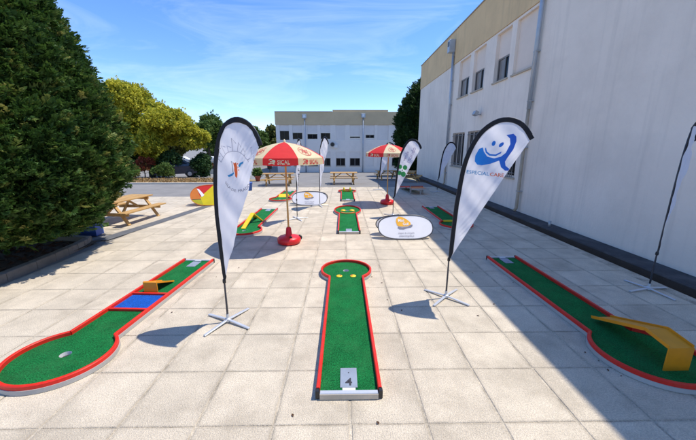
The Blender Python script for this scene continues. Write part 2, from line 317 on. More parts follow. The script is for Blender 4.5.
def stroke(path, wd):
    P = [Vector(p) for p in path]; A = []; B = []
    for i, p in enumerate(P):
        t = (P[min(i + 1, len(P) - 1)] - P[max(i - 1, 0)]).normalized(); n = Vector((-t.y, t.x)) * wd / 2; A.append(p + n); B.append(p - n)
    return [[tuple(A[i]), tuple(A[i + 1]), tuple(B[i + 1]), tuple(B[i])] for i in range(len(P) - 1)]

# ------------------------------------------------------------------ ground
def gz(y): return 0.0 if y < 19 else max(-1.07, -(y - 19) / 21 * 1.07)
Z0 = -0.016
def sheet(name, xs, ys, m, dz, parent=None, kind='structure'):
    b = MB()
    for i in range(len(ys) - 1):
        for j in range(len(xs) - 1):
            b.add([(xs[j], ys[i], gz(ys[i]) + dz), (xs[j + 1], ys[i], gz(ys[i]) + dz), (xs[j + 1], ys[i + 1], gz(ys[i + 1]) + dz), (xs[j], ys[i + 1], gz(ys[i + 1]) + dz)], [(0, 1, 2, 3)])
    o = b.build(name, m, parent)
    if kind: o['kind'] = kind
    return o
YS = [-60, -8, 19, 22, 26, 30, 34, 37, 40, 60, 150, 900]
sheet('ground', [-900, -60, -20, -5, 5.115], YS, M_ASPH, Z0)
sheet('ground', [5.97, 20, 60, 900], YS, M_ASPH, Z0)
sheet('drainage_channel_bed', [5.115, 5.97], [-60, -8, 25.2], M_NBLK, -0.26)
sheet('ground', [5.115, 5.97], [25.2, 26, 30, 34, 37, 40, 60, 150, 900], M_ASPH, Z0)

X0, DX, Y0, DY = 0.66, 0.608, 2.01, 0.614
pave = MB()
def flat(b, x0, x1, y0, y1, z): b.add([(x0, y0, z), (x1, y0, z), (x1, y1, z), (x0, y1, z)], [(0, 1, 2, 3)])
flat(pave, -5.45, 5.11, -4.2, 17.0, -0.0055); flat(pave, -9.4, -5.45, 7.6, 13.6, -0.0055)
paving = pave.build('paving', M_JOINT); paving['kind'] = 'structure'
def in_pave(cx, cy):
    return (-5.44 < cx - DX / 2 + 0.02 and cx + DX / 2 < 5.115 and -4.2 < cy < 16.75) or (-9.3 < cx < -5.44 and 7.9 < cy < 13.4)
Mw = cam.matrix_world if False else Matrix.LocRotScale(cam.location, _q, None)
Minv = Mw.inverted()
def proj(p):
    v = Minv @ Vector(p)
    if v.z > -0.1: return None
    return (348 + 309 * v.x / -v.z, 220 - 309 * v.y / -v.z)
cells = []
for i in range(-17, 9):
    for j in range(-10, 26):
        cx = X0 + (i + 0.5) * DX; cy = Y0 + (j + 0.5) * DY
        if not in_pave(cx, cy): continue
        q = [proj((cx + a * DX / 2, cy + c * DY / 2, 0)) for a, c in ((-1, -1), (1, -1), (1, 1), (-1, 1))]
        ar = 0
        if all(q):
            if max(p[0] for p in q) > 0 and min(p[0] for p in q) < 696 and min(p[1] for p in q) < 440:
                cl = [(min(max(p[0], 0), 696), min(max(p[1], 0), 440)) for p in q]
                ar = abs(sum(cl[k][0] * cl[(k + 1) % 4][1] - cl[(k + 1) % 4][0] * cl[k][1] for k in range(4))) / 2
        cells.append((ar, cx, cy))
cells.sort(reverse=True)
def slab_bm(b, c, rz, dz):
    b.box((c[0], c[1], -0.02 + dz), (DX - 0.020, DY - 0.008, 0.04), Matrix.Rotation(rz, 3, 'Z'), 0.004)
base_slab = MB(); slab_bm(base_slab, (0, 0), 0, 0)
sm = base_slab.build('slab', M_SLAB, paving)
far = MB()
for k, (ar, cx, cy) in enumerate(cells):
    rz = random.gauss(0, 0.005); dz = random.gauss(0, 0.0007)
    if k < 300:
        o = sm if k == 0 else sm.copy()
        if k: COL.objects.link(o)
        o.location = (cx, cy, dz); o.rotation_euler = (random.gauss(0, 0.0008), random.gauss(0, 0.0008), rz)
    else: slab_bm(far, (cx, cy), rz, dz)
tag(far.build('slabs', M_SLAB, paving), kind='stuff')

# planting bed, kerb, grey strip, dry verge, road
sheet('planting_bed', [-16, -5.62], [-4, 6.95], M_DIRT, 0.03)
kb = MB()
kp = [(-5.56, -3.5), (-5.57, 1.5), (-5.59, 4.8), (-5.72, 6.35), (-5.86, 6.86)]
kl = thing('kerb', 'low grey concrete kerb edging the planting bed under the big conifer', 'kerb')
P_ = smooth_path([Vector(p) for p in kp], 4); step = 1
for i in range(0, len(P_) - 1, step):
    seg = [P_[j] for j in range(i, min(i + step + 1, len(P_)))]
    a, c = seg[0], seg[-1]; d = (c - a).normalized() * 0.004
    b = MB(); b.bar((a.x + d.x, a.y + d.y, 0.05), (c.x - d.x, c.y - d.y, 0.05), 0.15, 0.17, 0.012); b.build('kerb_stone', M_KERB, kl)
b = MB(); b.bar((-5.86, 6.92, 0.05), (-9.0, 7.35, 0.05), 0.15, 0.17, 0.012); b.build('kerb_stone', M_KERB, kl)
st = MB()
sp = [(-5.72, 7.05), (-5.45, 8.6), (-5.12, 10.9), (-4.9, 12.4)]
for a, c in zip(sp[:-1], sp[1:]):
    st.add([(a[0] - 0.17, a[1], 0.006), (a[0] + 0.17, a[1], 0.006), (c[0] + 0.17, c[1], 0.006), (c[0] - 0.17, c[1], 0.006)], [(0, 1, 2, 3)])
tag(st.build('grey_strip', M_STRIP), kind='structure')  # flat dark blue-grey band laid on the paving
sheet('verge', [-60, -30, -15, -7.2], [18.7, 19, 22, 24.5], M_DRY, -0.006)
sheet('verge', [-7.2, -5.0], [21.5, 22, 23.4], M_DRY, -0.006)
b = MB(); b.bar((-40, 18.6, 0.02), (-7.1, 18.6, 0.02), 0.16, 0.10, 0.01); tag(b.build('kerb', M_PALE), 'long pale kerb along the dry verge beyond the asphalt', 'kerb')
# loose dry stalks on the verge
def blades(name, n, x0, x1, y0, y1, h, m, parent=None):
    cx = RNG.uniform(x0, x1, n); cy = RNG.uniform(y0, y1, n); a = RNG.uniform(0, PI, n); hh = h * RNG.uniform(0.4, 1.2, n); wd = 0.05
    V = np.zeros((n, 3, 3)); z = np.array([gz(t) for t in cy])
    V[:, 0] = np.stack([cx - wd * np.cos(a), cy - wd * np.sin(a), z - 0.01], 1); V[:, 1] = np.stack([cx + wd * np.cos(a), cy + wd * np.sin(a), z - 0.01], 1)
    V[:, 2] = np.stack([cx + RNG.normal(0, 0.07, n), cy + RNG.normal(0, 0.07, n), z + hh], 1)
    me = bpy.data.meshes.new(name); me.from_pydata(V.reshape(-1, 3).tolist(), [], [(3 * i, 3 * i + 1, 3 * i + 2) for i in range(n)]); me.materials.append(m)
    o = bpy.data.objects.new(name, me); COL.objects.link(o); return o
tag(blades('dry_grass', 9000, -30, -7.3, 18.8, 24.4, 0.14, M_DRY), 'short dry brown grass on the verge beyond the asphalt', 'grass', kind='stuff')

# ------------------------------------------------------------------ buildings
def wall_open(b, s0, s1, z0, z1, ops, fn):
    """wall sheet in (s,z) with recessed openings (a0,a1,b0,b1,depth); fn(s,z,depth)->3D"""
    S = sorted({s0, s1} | {o[0] for o in ops} | {o[1] for o in ops}); Z = sorted({z0, z1} | {o[2] for o in ops} | {o[3] for o in ops})
    for i in range(len(S) - 1):
        for j in range(len(Z) - 1):
            cs, cz = (S[i] + S[i + 1]) / 2, (Z[j] + Z[j + 1]) / 2
            if any(o[0] < cs < o[1] and o[2] < cz < o[3] for o in ops): continue
            b.add([fn(S[i], Z[j], 0), fn(S[i + 1], Z[j], 0), fn(S[i + 1], Z[j + 1], 0), fn(S[i], Z[j + 1], 0)], [(0, 1, 2, 3)])
    for a0, a1, b0, b1, d in ops:
        q = [(a0, b0), (a1, b0), (a1, b1), (a0, b1)]
        for k in range(4):
            p, r = q[k], q[(k + 1) % 4]
            b.add([fn(*p, 0), fn(*r, 0), fn(*r, d), fn(*p, d)], [(0, 1, 2, 3)])
def quadp(name, a0, a1, b0, b1, d, th, fn, m, parent):
    b = MB(); P = [fn(s, z, dd) for dd in (d, d + th) for s, z in ((a0, b0), (a1, b0), (a1, b1), (a0, b1))]
    b.add(P, [(0, 1, 2, 3), (7, 6, 5, 4), (0, 4, 5, 1), (1, 5, 6, 2), (2, 6, 7, 3), (3, 7, 4, 0)]); return b.build(name, m, parent)
def window(parent, a0, a1, b0, b1, d, fn, mull=1, bars=0, fw=0.05, sill=True, fm=None, blind=None):
    wd = quadp('window', a0 + fw * 0.5, a1 - fw * 0.5, b0 + fw * 0.5, b1 - fw * 0.5, d, 0.02, fn, M_GLASS, parent)
    b = MB()
    def strip(p0, p1, q0, q1):
        P = [fn(s, z, dd) for dd in (d - 0.035, d - 0.003) for s, z in ((p0, q0), (p1, q0), (p1, q1), (p0, q1))]
        b.add(P, [(0, 1, 2, 3), (7, 6, 5, 4), (0, 4, 5, 1), (1, 5, 6, 2), (2, 6, 7, 3), (3, 7, 4, 0)])
    e = 0.003
    strip(a0 + e, a0 + fw, b0 + e, b1 - e); strip(a1 - fw, a1 - e, b0 + e, b1 - e); strip(a0 + fw, a1 - fw, b0 + e, b0 + fw); strip(a0 + fw, a1 - fw, b1 - fw, b1 - e)
    for k in range(mull):
        c = a0 + (a1 - a0) * (k + 1) / (mull + 1); strip(c - fw / 2, c + fw / 2, b0 + fw, b1 - fw)
    b.build('frame', fm or M_FRAME, wd)
    if blind:
        quadp('blind', a0 + fw + 0.01 + (a1 - a0) * blind[0], a0 + fw + (a1 - a0 - 2 * fw) * blind[1], b0 + fw + 0.005, b1 - fw - 0.005, d - 0.002, 0.001, fn, M_BLIND, wd)
    if bars:
        g = MB()
        for k in range(bars):
            c = a0 + (a1 - a0) * (k + 1) / (bars + 1); P = [Vector(fn(c, b0, -0.03)), Vector(fn(c, b1, -0.03))]; g.tube(P, 0.012, 6)
        for zz in (b0 + 0.15, b1 - 0.15): g.tube([fn(a0, zz, -0.03), fn(a1, zz, -0.03)], 0.014, 6)
        g.build('security_bars', M_FRAME, wd)
    if sill: quadp('sill', a0 - 0.05, a1 + 0.05, b0 - 0.06, b0 - 0.004, -0.05, 0.05 + d - 0.04, fn, M_SILL, wd)
    return wd

WX = 5.96
rb = thing('building', 'tall pale rendered building with beige parapet and recessed window bays, in shade', 'building', (0, 0, 0))
fR = lambda s, z, d: (WX + d, s, z)
bays = [(15.62, 16.98), (14.02, 15.22), (12.0, 13.1), (10.36, 11.66)]
ops = [(a, c, 4.6, 6.32, 0.22) for a, c in bays] + [(15.6, 17.25, 1.15, 2.85, 0.16), (13.75, 15.2, 1.15, 2.85, 0.16), (10.75, 12.1, 1.10, 2.80, 0.16)]
b = MB(); wall_open(b, -9.0, 25.2, -0.6, 6.40, ops, fR)
b.add([(WX, 25.2, -0.6), (WX, 25.2, 6.4), (22, 25.2, 6.4), (22, 25.2, -0.6)], [(0, 1, 2, 3)])
b.add([(WX, -9, -0.6), (WX, -9, 6.4), (22, -9, 6.4), (22, -9, -0.6)], [(0, 1, 2, 3)])
b.build('wall', M_WALL, rb)
b = MB(); b.box(((WX - 0.03 + 22) / 2, 8.1, 7.235), (22 - WX + 0.03, 34.26, 1.65)); b.build('parapet', M_BEIGE, rb)
b = MB(); b.box(((WX - 0.06 + 22.05) / 2, 8.1, 8.09), (22.05 - WX + 0.06, 34.36, 0.05)); b.build('coping', M_CAP, rb)
for i, (a, c) in enumerate(bays):
    if i < 3:
        window(rb, a + 0.004, c - 0.004, 4.6, 5.45, 0.17, fR, mull=1, sill=True, blind=((0.5, 0.97), (0.5, 0.95), (0.52, 0.97))[i])
        quadp('infill_panel', a - 0.0, c + 0.0, 5.452, 6.32, 0.12 + 0.004, 0.05, fR, M_PANEL, rb)
    else:
        quadp('infill_panel', a, c, 4.604, 6.32, 0.10, 0.06, fR, M_PANEL, rb)
        quadp('sill', a - 0.05, c + 0.05, 4.54, 4.60, -0.05, 0.15, fR, M_SILL, rb)
window(rb, 15.604, 17.246, 1.15, 2.85, 0.13, fR, mull=2, bars=9, fm=M_PANEL)
window(rb, 13.754, 15.196, 1.15, 2.85, 0.13, fR, mull=2, bars=9, fm=M_PANEL)
window(rb, 10.754, 12.096, 1.10, 2.80, 0.13, fR, mull=1, bars=10, fm=M_PANEL)
b = MB(); b.box((5.46 + 0.245, 8.1, -0.14), (0.49, 34.0, 0.30), None, 0.02); b.build('footing', M_FOOT, rb)
b = MB(); b.box((5.455, 8.1, -0.15), (0.012, 33.9, 0.26)); b.build('black_strip', M_NBLK, rb)  # thin near-black strip over the channel side of the footing
def downpipe(y, ztop, zmid, mt, mb):
    p = MB(); p.tube([(WX - 0.10, y, ztop), (WX - 0.10, y, zmid)], 0.062, 12); o = p.build('drainpipe', mt, rb, True)
    q = MB(); q.tube([(WX - 0.10, y, zmid - 0.004), (WX - 0.10, y, 0.12), (WX - 0.16, y, 0.03)], 0.052, 12); q.build('drainpipe_foot', mb, o, True)
    for k in range(6):
        zz = 0.7 + k * (ztop - 0.9) / 5
        c = MB(); c.box((WX - 0.07, y, zz), (0.145, 0.15, 0.035)); c.build('bracket', M_GREYM, o)
downpipe(17.85, 7.05, 2.3, M_ZINC, M_TAN)
downpipe(10.2, 8.0, 3.3, M_ZINC, M_TAN)
b = MB(); b.box((WX - 0.20, 17.95, 7.32), (0.30, 0.34, 0.62), None, 0.02); hp = b.build('pipe_head', M_ZINC, rb)
b = MB(); b.box((WX - 0.365, 17.95, 7.42), (0.02, 0.16, 0.22)); b.build('head_plate', M_POLE, hp)
# floodlight on wall
b = MB(); b.tube([(WX, 13.94, 3.5), (WX - 0.16, 13.94, 3.5)], 0.025, 8); fl = b.build('floodlight', M_GREYM, rb)
b = MB(); b.box((WX - 0.24, 13.94, 3.55), (0.16, 0.26, 0.2), Matrix.Rotation(R(25), 3, 'Y'), 0.02); b.build('lamp_head', M_GREYM, fl)
b = MB(); b.tube([(WX - 0.3, 8.14, -0.02), (WX - 0.3, 8.14, 0.17)], 0.035, 10); tag(b.build('vent_pipe', M_GREYM, None, True), 'small grey vent pipe standing on the dark footing strip', 'pipe')

# far building across the yard
FY = 40.95; K = 1.5
fF = lambda s, z, d: (s, FY + d, z)
kz = lambda z: 2.14 + (z - 2.14) * K
fb = thing('building', 'distant two storey white school building with beige parapet and dark windows, sunlit yard before it', 'building', (0, 0, 0))
XL, XR = -8.52, 13.0
bx = [(-5.36, -4.58), (-4.28, -3.46), (-3.02, -2.18), (-1.90, -1.08), (-0.62, 0.20), (0.58, 1.48), (1.93, 2.68), (2.95, 3.88), (4.25, 5.05), (5.5, 6.3)]
wz = [(2.72, 3.46), (2.78, 3.32), (2.80, 3.22), (2.80, 3.30), None, (2.86, 3.02), (2.86, 3.16), None, (2.80, 3.20), (2.8, 3.2)]
ops = []
for (a, c) in bx: ops += [(a * K, c * K, kz(2.70), kz(3.94), 0.14), (a * K, c * K, kz(0.50), kz(1.75), 0.14)]
b = MB(); wall_open(b, XL, XR, -1.4, kz(3.96), ops, fF)
b.add([(XL, FY, -1.4), (XL, FY, kz(3.96)), (XL, FY + 14, kz(3.96)), (XL, FY + 14, -1.4)], [(0, 1, 2, 3)])
b.add([(XR, FY, -1.4), (XR, FY, kz(3.96)), (XR, FY + 14, kz(3.96)), (XR, FY + 14, -1.4)], [(0, 1, 2, 3)])
b.build('wall', M_WALLF, fb)
b = MB(); b.box(((XL + XR) / 2, FY + 6.97, (kz(3.965) + kz(5.0)) / 2), (XR - XL + 0.1, 14.1, kz(5.0) - kz(3.965))); b.build('parapet', M_BEIGEF, fb)
b = MB(); b.box((2.2, FY + 7.0, kz(5.0) + 0.125), (7.0, 13.9, 0.246)); b.build('raised_parapet', M_BEIGEF, fb)
b = MB(); b.box((-4.95, FY + 6.95, kz(5.0) + 0.03), (7.2, 14.2, 0.055)); b.build('coping', M_CAP, fb)
lowz = (0.53, 1.21)
for i, (a, c) in enumerate(bx):
    A, C_ = a * K + 0.004, c * K - 0.004
    if wz[i]:
        z0, z1 = kz(wz[i][0]), kz(wz[i][1])
        window(fb, A, C_, z0, z1, 0.10, fF, mull=1, fw=0.07, sill=False, fm=M_BLKP if i < 4 else M_FRAME)
        quadp('infill_panel', A, C_, z1 + 0.004, kz(3.93), 0.05, 0.05, fF, M_PANELF, fb)
        if z0 > kz(2.705): quadp('infill_panel', A, C_, kz(2.703), z0 - 0.004, 0.05, 0.05, fF, M_PANELF, fb)
    else: quadp('infill_panel', A, C_, kz(2.703), kz(3.93), 0.05, 0.05, fF, M_PANELF, fb)
    if i in (6, 7): quadp('infill_panel', A, C_, kz(0.503), kz(1.745), 0.05, 0.05, fF, M_PANELF, fb)
    else:
        window(fb, A, C_, kz(lowz[0]), kz(lowz[1]), 0.10, fF, mull=1, fw=0.07, sill=True)
        quadp('infill_panel', A, C_, kz(lowz[1]) + 0.004, kz(1.745), 0.05, 0.05, fF, M_PANELF, fb)
for xx, zt in ((-3.22 * K, 4.55), (1.71 * K, 4.62)):
    p = MB(); p.tube([(xx, FY - 0.12, -1.2), (xx, FY - 0.12, kz(zt))], 0.07, 10); o = p.build('drainpipe', M_ZINC, fb, True)
    p = MB(); p.box((xx, FY - 0.2, kz(zt) + 0.1), (0.5, 0.34, 0.5), None, 0.03); hp = p.build('pipe_head', M_ZINC, o)  # stands for a floodlight head; the pipe below is its post
    p = MB(); p.box((xx, FY - 0.385, kz(zt) + 0.1), (0.26, 0.02, 0.26)); p.build('head_plate', M_LAMP, hp)
p = MB(); p.lathe([(0.32, 0), (0.32, 0.25)], 18, (0, 0, 0)); ac = p.build('wall_fan', M_GREYM, fb)
ac.rotation_euler = (R(90), 0, 0); ac.location = (-0.9 * K, FY, kz(2.35))
p = MB(); p.lathe([(0.25, 0.252), (0.25, 0.27)], 18); p.build('fan_grille', M_BLKP, ac)
p = MB(); p.box((-0.62 * K, FY - 0.1, kz(2.2)), (0.45, 0.2, 0.4)); p.build('meter_box', M_CUP, fb)
# low lane behind: pale wall and small shed on the left
b = MB(); b.box((-21.5, 48, -0.45), (15, 0.3, 1.3), None, 0.02); tag(b.build('low_wall', M_PALE), 'low pale concrete wall across the road beneath the far trees', 'wall')

# ------------------------------------------------------------------ mini golf lanes
def lane(label, loc, rz, L, rx, ry, hx=0.0, hole=0.0, digit=None, skirt=0.05, w=0.255, turfz=0.045, railz=0.092, group='mini golf lanes', hox=0.0):
    """start at local origin, lane runs along +y, round head at the far end"""
    t = thing('minigolf_lane', label, 'golf lane', loc, rz, group)
    a = 0.017; RX, RY = rx + a, ry + a
    nR = math.acos(max(-1, min(1, (w + a - hx) / RX))); nL = math.acos(max(-1, min(1, (-w - a - hx) / RX)))
    yc = L + RY * math.sin(nR); yL = yc - RY * math.sin(nL)
    ring = [(hx + RX * math.cos(q), yc + RY * math.sin(q)) for q in [-nR + (2 * PI - nL + nR) * i / 48 for i in range(49)]]
    # travel from right neck round far side to left neck: -nR -> 2pi-nL
    pr = [(-a, turfz - 0.02), (a, turfz - 0.02), (a, railz - 0.007), (a - 0.007, railz), (-a + 0.007, railz), (-a, railz - 0.007)]
    b = MB(); b.sweep([(w + a, 0), (w + a, L)], pr); b.build('rail', M_RED, t)
    b = MB(); b.sweep([(-w - a, yL), (-w - a, 0)], pr); b.build('rail', M_RED, t)
    b = MB(); b.sweep(ring, pr); b.build('rail', M_RED, t)
    ps = [(a - 0.012, 0.004), (a + 0.006, 0.004), (a + 0.006, turfz + 0.004), (a - 0.012, turfz + 0.004)]
    b = MB()
    for path in ([(w + a, 0.01), (w + a, L - 0.012)], [(-w - a, yL - 0.012), (-w - a, 0.01)], ring): b.sweep(path, ps)
    b.build('base_frame', M_SKIRT, t)
    # turf: strip plus head with a real cup
    T = MB(); n = 12
    for i in range(n):
        x0 = -w + 2 * w * i / n; x1 = x0 + 2 * w / n
        e = lambda x: yc - ry * math.sqrt(max(0.0, 1 - ((x - hx) / rx) ** 2))
        T.add([(x0, 0.0, turfz), (x1, 0.0, turfz), (x1, e(x1), turfz), (x0, e(x0), turfz)], [(0, 1, 2, 3)])
    hr = 0.052; N = 48; hy = yc + hole; hX = hx + hox
    for i in range(N):
        q0, q1 = 2 * PI * i / N, 2 * PI * (i + 1) / N
        f = lambda q, s: ((1 - s) * (hX + hr * math.cos(q)) + s * (hx + rx * math.cos(q)), (hy + hr * math.sin(q)) * (1 - s) + s * (yc + ry * math.sin(q)), turfz)
        T.add([f(q0, 0), f(q1, 0), f(q1, 1), f(q0, 1)], [(0, 1, 2, 3)])
    T.build('turf', M_TURF, t)
    c = MB(); V = [(hX + hr * math.cos(2 * PI * i / 20), hy + hr * math.sin(2 * PI * i / 20), z) for z in (0.002, turfz) for i in range(20)]
    c.add(V, [(i, (i + 1) % 20, 20 + (i + 1) % 20, 20 + i) for i in range(20)]); cup = c.build('cup', M_CUP, t)
    d = MB(); d.lathe([(0.05, 0.001), (0.05, 0.004)], 20, (hX, hy, 0)); d.build('cup_floor', M_BLKP, cup)
    b = MB(); b.box((0, -0.02, 0.034), (2 * w, 0.04, 0.06), None, 0.004); sb = b.build('start_bar', M_ALU, t)
    b = MB(); b.box((0, -0.044, 0.030), (2 * w, 0.006, 0.05)); b.build('front_board', M_FRONT, sb)
    for s in (-1, 1):
        b = MB(); b.box((s * (w + 0.021), -0.02, 0.045), (0.034, 0.038, 0.082), None, 0.004); b.build('end_cap', M_BLKP, t)
    b = MB(); b.box((0.0, 0.165, turfz + 0.005), (0.155, 0.25, 0.006)); pl = b.build('number_plate', M_PLATE, t)
    b = MB(); b.box((0.0, 0.012, turfz + 0.012), (0.115, 0.03, 0.01)); b.build('white_tab', M_CUP, pl)
    b = MB(); b.lathe([(0.006, 0), (0.006, 0.003)], 8, (0, 0.225, turfz + 0.008)); b.build('tee_mark', M_PBLK, pl)
    if digit:
        tm = text_mesh(digit, 0.125, bold=0.02)
        decal('numeral', [], lambda u, v: (u, v, turfz + 0.0105), M_PBLK, pl, 0, [(tm, lambda x, y: (x, y + 0.065))])
    return t, yc
def ramp(t, x, y0, prof, wd, lip=0.02, name='ramp', m=None):
    """bent plate: prof = (y,z) points from the raised end down; vertical leg at the first point"""
    m = m or M_YEL; b = MB(); th = 0.012
    for i in range(len(prof) - 1):
        (ya, za), (yb, zb) = prof[i], prof[i + 1]
        b.bar((x, y0 + ya, za), (x, y0 + yb, zb), wd, th, 0)
    o = b.build(name, m, t)
    l = MB()
    for s in (-1, 1):
        for i in range(len(prof) - 1):
            (ya, za), (yb, zb) = prof[i], prof[i + 1]
            l.bar((x + s * (wd / 2 + 0.004), y0 + ya, za + lip / 2), (x + s * (wd / 2 + 0.004), y0 + yb, zb + lip / 2), 0.007, th + lip)
    l.build('ramp_lip', m, o)
    g = MB(); sg = 1 if prof[1][0] > prof[0][0] else -1
    g.box((x, y0 + prof[0][0] - sg * 0.004, (0.047 + prof[0][1]) / 2), (wd + 0.014, 0.012, prof[0][1] - 0.047 + 0.012)); g.build('ramp_end', m, o)
    return o

# centre row, lane 4
t, yc = lane('red edged green mini golf lane with steel plate numbered 4 and two yellow discs', (0.045, 2.30, 0), 0, 2.42, 0.405, 0.40, digit='4')
for x in (-0.115, 0.115):
    b = MB(); b.lathe([(0.052, 0.0), (0.050, 0.006), (0.036, 0.012), (0.0, 0.014)], 18, (x, 2.50, 0.046)); e = b.build('yellow_disc', M_YEL2, t, True)
    b = MB(); b.lathe([(0.016, 0), (0.016, 0.003)], 12, (x * 0.82, 2.505, 0.060)); b.build('disc_centre', M_PRED, e)
# centre row, second
t, yc = lane('green lane with two yellow discs and orange curved bar, behind the lane numbered 4', (0.145, 7.55, 0), 0, 2.15, 0.42, 0.72)
for x in (-0.15, 0.15):
    b = MB(); b.lathe([(0.09, 0.0), (0.085, 0.02), (0.04, 0.04), (0.0, 0.042)], 18, (x, yc - 0.05, 0.046)); b.build('yellow_disc', M_YEL2, t, True)
b = MB(); b.sweep([(0.24 * math.cos(q), yc - 0.28 + 0.26 * math.sin(q)) for q in [PI * (1.12 + 0.76 * i / 14) for i in range(15)]], [(-0.02, 0.046), (0.02, 0.046), (0.02, 0.075), (-0.02, 0.075)]); b.build('curved_bar', M_ORNG, t)
# centre row, third
t, yc = lane('small green mini golf lane with two upright yellow pegs, before the middle picnic table', (0.19, 12.35, 0), 0, 2.25, 0.40, 0.42)
for x in (-0.15, 0.15):
    b = MB(); b.lathe([(0.045, 0), (0.05, 0.1), (0.035, 0.2), (0.0, 0.23)], 12, (x, yc - 0.15, 0.046)); b.build('peg', M_YEL2, t, True)
b = MB(); b.box((0, yc - 0.13, 0.075), (0.36, 0.05, 0.06)); b.build('peg_bar', M_ORNG, t)
# left column
ax = lambda p, q: math.atan2(q[1] - p[1], q[0] - p[0])
LA, LB = (-2.735, 5.54), (-2.865, 3.04)
t, yc = lane('mini golf lane with blue patch between red bars and small yellow ramp', (*LA, 0), ax(LA, LB) - PI / 2, 2.36, 0.455, 0.43, hx=0.015, hole=-0.04)
for y in (1.37, 1.815):
    b = MB(); b.box((0, y, 0.062), (0.508, 0.035, 0.036), None, 0.004); b.build('cross_bar', M_RED, t)
b = MB(); b.box((0, 1.5925, 0.048), (0.508, 0.40, 0.005)); b.build('blue_patch', M_BTURF, t)
ramp(t, 0.02, 0.92, [(0.40, 0.215), (0.0, 0.055)], 0.19, 0.012)
t, yc = lane('mini golf lane with a yellow folded bridge, beside the red umbrella base', (-2.55, 10.5, 0), R(180), 2.45, 0.42, 0.42)
b = MB(); b.bar((0.10, 1.35, 0.05), (0.0, 1.95, 0.33), 0.11, 0.025); b.bar((0.0, 1.95, 0.33), (-0.20, 1.72, 0.05), 0.11, 0.025)
b.bar((0.0, 1.95, 0.33), (0.08, 2.62, 0.05), 0.11, 0.025); b.build('folded_bridge', M_YEL2, t)
t, yc = lane('small mini golf lane with a yellow wedge, behind the white oval banner in the sun', (-2.58, 15.0, 0), R(180), 2.05, 0.42, 0.42)
b = MB(); b.add([(-0.2, 1.35, 0.047), (0.2, 1.35, 0.047), (0.2, 1.85, 0.047), (-0.2, 1.85, 0.047), (0.2, 1.62, 0.16), (-0.2, 1.62, 0.16)], [(0, 1, 4, 5), (2, 3, 5, 4), (1, 2, 4), (3, 0, 5), (0, 3, 2, 1)]); b.build('wedge', M_YEL2, t)
# right column (building shade)
LA, LB = (3.075, 5.62), (3.105, 3.1)
t, yc = lane('shaded mini golf lane with a long bent orange-yellow ramp over its round end', (*LA, 0), ax(LA, LB) - PI / 2, 2.50, 0.47, 0.46, hx=-0.045, hole=0.14, hox=-0.13)
ramp(t, -0.085, 2.22, [(0.88, 0.285), (0.64, 0.325), (0.0, 0.085)], 0.235, 0.022)
t, yc = lane('shaded golf lane with thin yellow bar at its neck, beside the shadow edge banner', (3.12, 10.85, 0), R(180), 2.25, 0.42, 0.42)
b = MB(); b.box((0.0, 2.27, 0.075), (0.5, 0.05, 0.05), None, 0.004); b.build('yellow_bar', M_YEL2, t)
# raised lane
t = thing('minigolf_lane', 'raised green mini golf deck on legs with orange front edge, in the building shade', 'golf lane', (3.48, 14.05, 0), R(4), 'mini golf lanes')
b = MB(); b.add([(-0.3, 0.5, 0.30), (0.3, 0.5, 0.30), (0.3, 2.35, 0.07), (-0.3, 2.35, 0.07)], [(0, 1, 2, 3)]); b.build('turf', M_TURF, t)
b = MB(); b.add([(-0.34, 0.0, 0.27), (0.44, 0.0, 0.27), (0.30, 0.499, 0.30), (-0.3, 0.499, 0.30)], [(0, 1, 2, 3)]); b.build('orange_lip', M_ORNG, t)
for s in (-1, 1):
    b = MB(); b.bar((s * 0.32, 0.5, 0.31), (s * 0.32, 2.35, 0.08), 0.04, 0.06); b.build('rail', M_RED, t)
b = MB(); b.bar((-0.36, -0.02, 0.26), (0.46, -0.02, 0.26), 0.03, 0.06); b.build('front_edge', M_SKIRT, t)
for x, y, z in ((0.1, 0.08, 0.25), (-0.28, 0.4, 0.27), (0.3, 0.4, 0.27), (0.0, 2.2, 0.06)):
    b = MB(); b.box((x, y, z / 2), (0.06, 0.06, z)); b.build('leg', M_GREYM, t)

